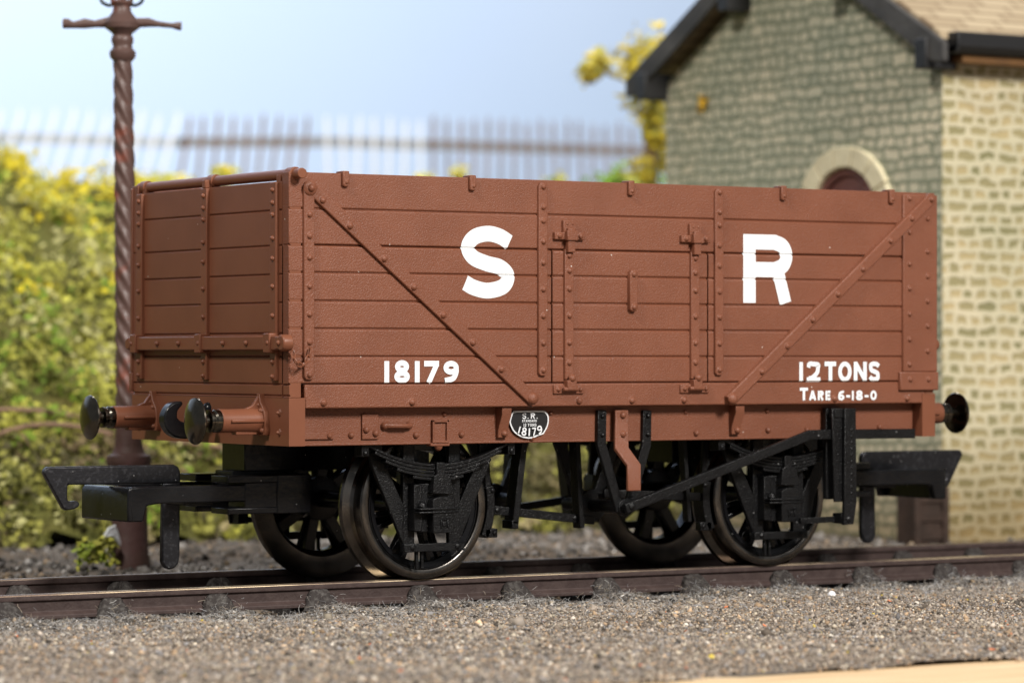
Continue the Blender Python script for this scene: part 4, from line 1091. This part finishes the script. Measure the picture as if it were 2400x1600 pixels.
# bushes
def blob_px(lst, Y, n):
    out = []
    for (px, py, rx, rz) in lst:
        for k in range(n):
            q = pix(px+random.gauss(0,.45)*rx, py+random.gauss(0,.45)*rz, Y+random.uniform(-4,4)); out.append((q.x, q.y, q.z))
    return out
g0 = pix(1500, 440, 150)
shrub = bush('yellow_shrub', 'tall acid yellow shrub growing against the left edge of the building', g0.x, g0.y, g0.z-3,
     blob_px([(1490,115,45,40),(1378,140,16,10),(1358,166,14,12),(1455,150,40,45),(1475,200,35,50),(1495,270,34,60),(1505,340,42,60),(1500,385,60,45),(1500,235,40,50)], 150, 30), 1.4, 9, 1.0, ACID, 12)
m = MB(); bp_ = [pix(a, b, 150) for a, b in ((1492,330),(1478,230),(1440,188),(1400,172),(1372,150))]
m.tube(catmull([tuple(p) for p in bp_], 5), .22, 6, None); m.build('branch', M['twig'], shrub)
q = pix(1430, 440, 190)
bush('green_bush', 'low bright green bush beside the yellow shrub above the wagon rim', q.x, q.y, q.z-2, blob_px([(1450,410,60,25),(1400,420,40,18)], 190, 24), 1.3, 9, 1.0, lambda *a: pick([(GREEN,4),((.16,.28,.03),4),(LIME,2),(DARK,2)]), 3)
q = pix(1290, 430, 190)
bush('grass_tuft', 'tiny green tuft peeking over the wagon rim above the left door hinge', q.x, q.y, q.z-1, blob_px([(1285,425,35,18)], 190, 12), 1.0, 8, .9, lambda *a: pick([(GREEN,4),(LIME,3)]), 1.5)
q = pix(1055, 415, 190)
bush('yellow_tuft', 'tiny yellow tuft peeking over the rim above the letter S', q.x, q.y, q.z-1, blob_px([(1055,400,16,20),(980,410,30,12)], 190, 12), .9, 8, .8, lambda *a: pick([(YELLOW,3),(LIME,3)]), 1.5)
q = pix(515, 410, 170)
bush('yellow_tuft', 'tiny yellow tuft peeking over the sheet rail of the wagon end', q.x, q.y, q.z-1, blob_px([(515,395,22,14),(400,412,50,10)], 170, 14), .9, 8, .8, lambda *a: pick([(YELLOW,3),(LIME,3)]), 1.5)
wx = bx-.4; d_ = f + r2*((1610-1176)/F_) - u2*((240-784)/F_); t_ = (wx-CP.x)/d_.x; q = CP+d_*t_
m = MB(); cc = []; flakes([(q.x, q.y+random.gauss(0,.4), q.z+random.gauss(0,.4)) for k in range(6)], .5, 7, .6, lambda *a: (.70,.45,.05), m, cc)
m.build('yellow_tuft', M['leaf'], None, smooth=False, colors=cc, label='small round yellow tuft stuck on the stone gable under the left bargeboard', cat='tuft')
# moss at the lamp foot
mo = [(LX-4+random.gauss(0,1.0), LY-1.2+random.gauss(0,.8), -1.6+random.random()*2.0) for k in range(26)]
mm_ = MB(); cc = []
flakes(mo, .8, 9, .7, lambda *a: pick([((.34,.42,.06),4),(LIME,3),(OLIVE,1.5)]), mm_, cc)
mm_.build('moss_clump', M['leaf'], None, smooth=False, colors=cc, label='bright green moss clump at the foot of the lamp post', cat='moss')
m = MB(); 
for k in range(7): m.tube([(LX-3.4+k*.15, LY-1, .8+.05*k), (LX-2.7+k*.1, LY-.9, 1.7-.15*k), (LX-2.0+k*.1, LY-.8, 1.9-.3*k)], .16, 5)
m.build('white_blossom', M['white'], None, label='wisp of white fluff above the moss clump beside the lamp post', cat='fluff')

# ------------------------------------------------------------------ SKY BOARD
m = MB(); n = 40
V = []; 
xs = np.linspace(-260, 900, n)
for x in xs:
    for z in (-30, 330): V.append((x, 470, z))
    for z in (330, -30): V.append((x, 473, z))
F = []
for i in range(n-1):
    a = 4*i; b = 4*(i+1)
    F += [(a, b, b+1, a+1), (a+1, b+1, b+2, a+2), (a+2, b+2, b+3, a+3), (a+3, b+3, b, a)]
m.add(V, F); m.build('sky', M['sky'], None, kind='structure')

# ------------------------------------------------------------------ LIGHT
w = bpy.data.worlds.new('World'); scene.world = w; w.use_nodes = True
bg = w.node_tree.nodes['Background']; bg.inputs['Color'].default_value = (.92,.96,1,1); bg.inputs['Strength'].default_value = .17
def area(name, loc, target, size, power, col=(1,1,1), sy=None):
    l = bpy.data.lights.new(name, 'AREA'); l.size = size*K; l.energy = power; l.color = col
    if sy: l.shape = 'RECTANGLE'; l.size_y = sy*K
    o = bpy.data.objects.new(name, l); COL.objects.link(o); o.location = Vector(loc)*K
    d = Vector(target)-Vector(loc); o.rotation_euler = d.to_track_quat('-Z', 'Y').to_euler(); return o
area('key_lamp', (60, -395, 255), (40, 0, 14), 90, 26500, (1, .955, .90))
area('fill_lamp', (-260, -120, 300), (0, 0, 15), 55, 10500, (1, .955, .89))
area('sky_lamp', (90, 225, 340), (270, 470, 60), 160, 21500, (1, .975, .985))

scene.view_settings.view_transform = 'Standard'; scene.view_settings.look = 'None'
scene.view_settings.exposure = 0; scene.view_settings.gamma = 1; scene.view_settings.use_curve_mapping = False
scene.cycles.use_denoising = True
scene.cycles.max_bounces = 6
scene.render.film_transparent = False
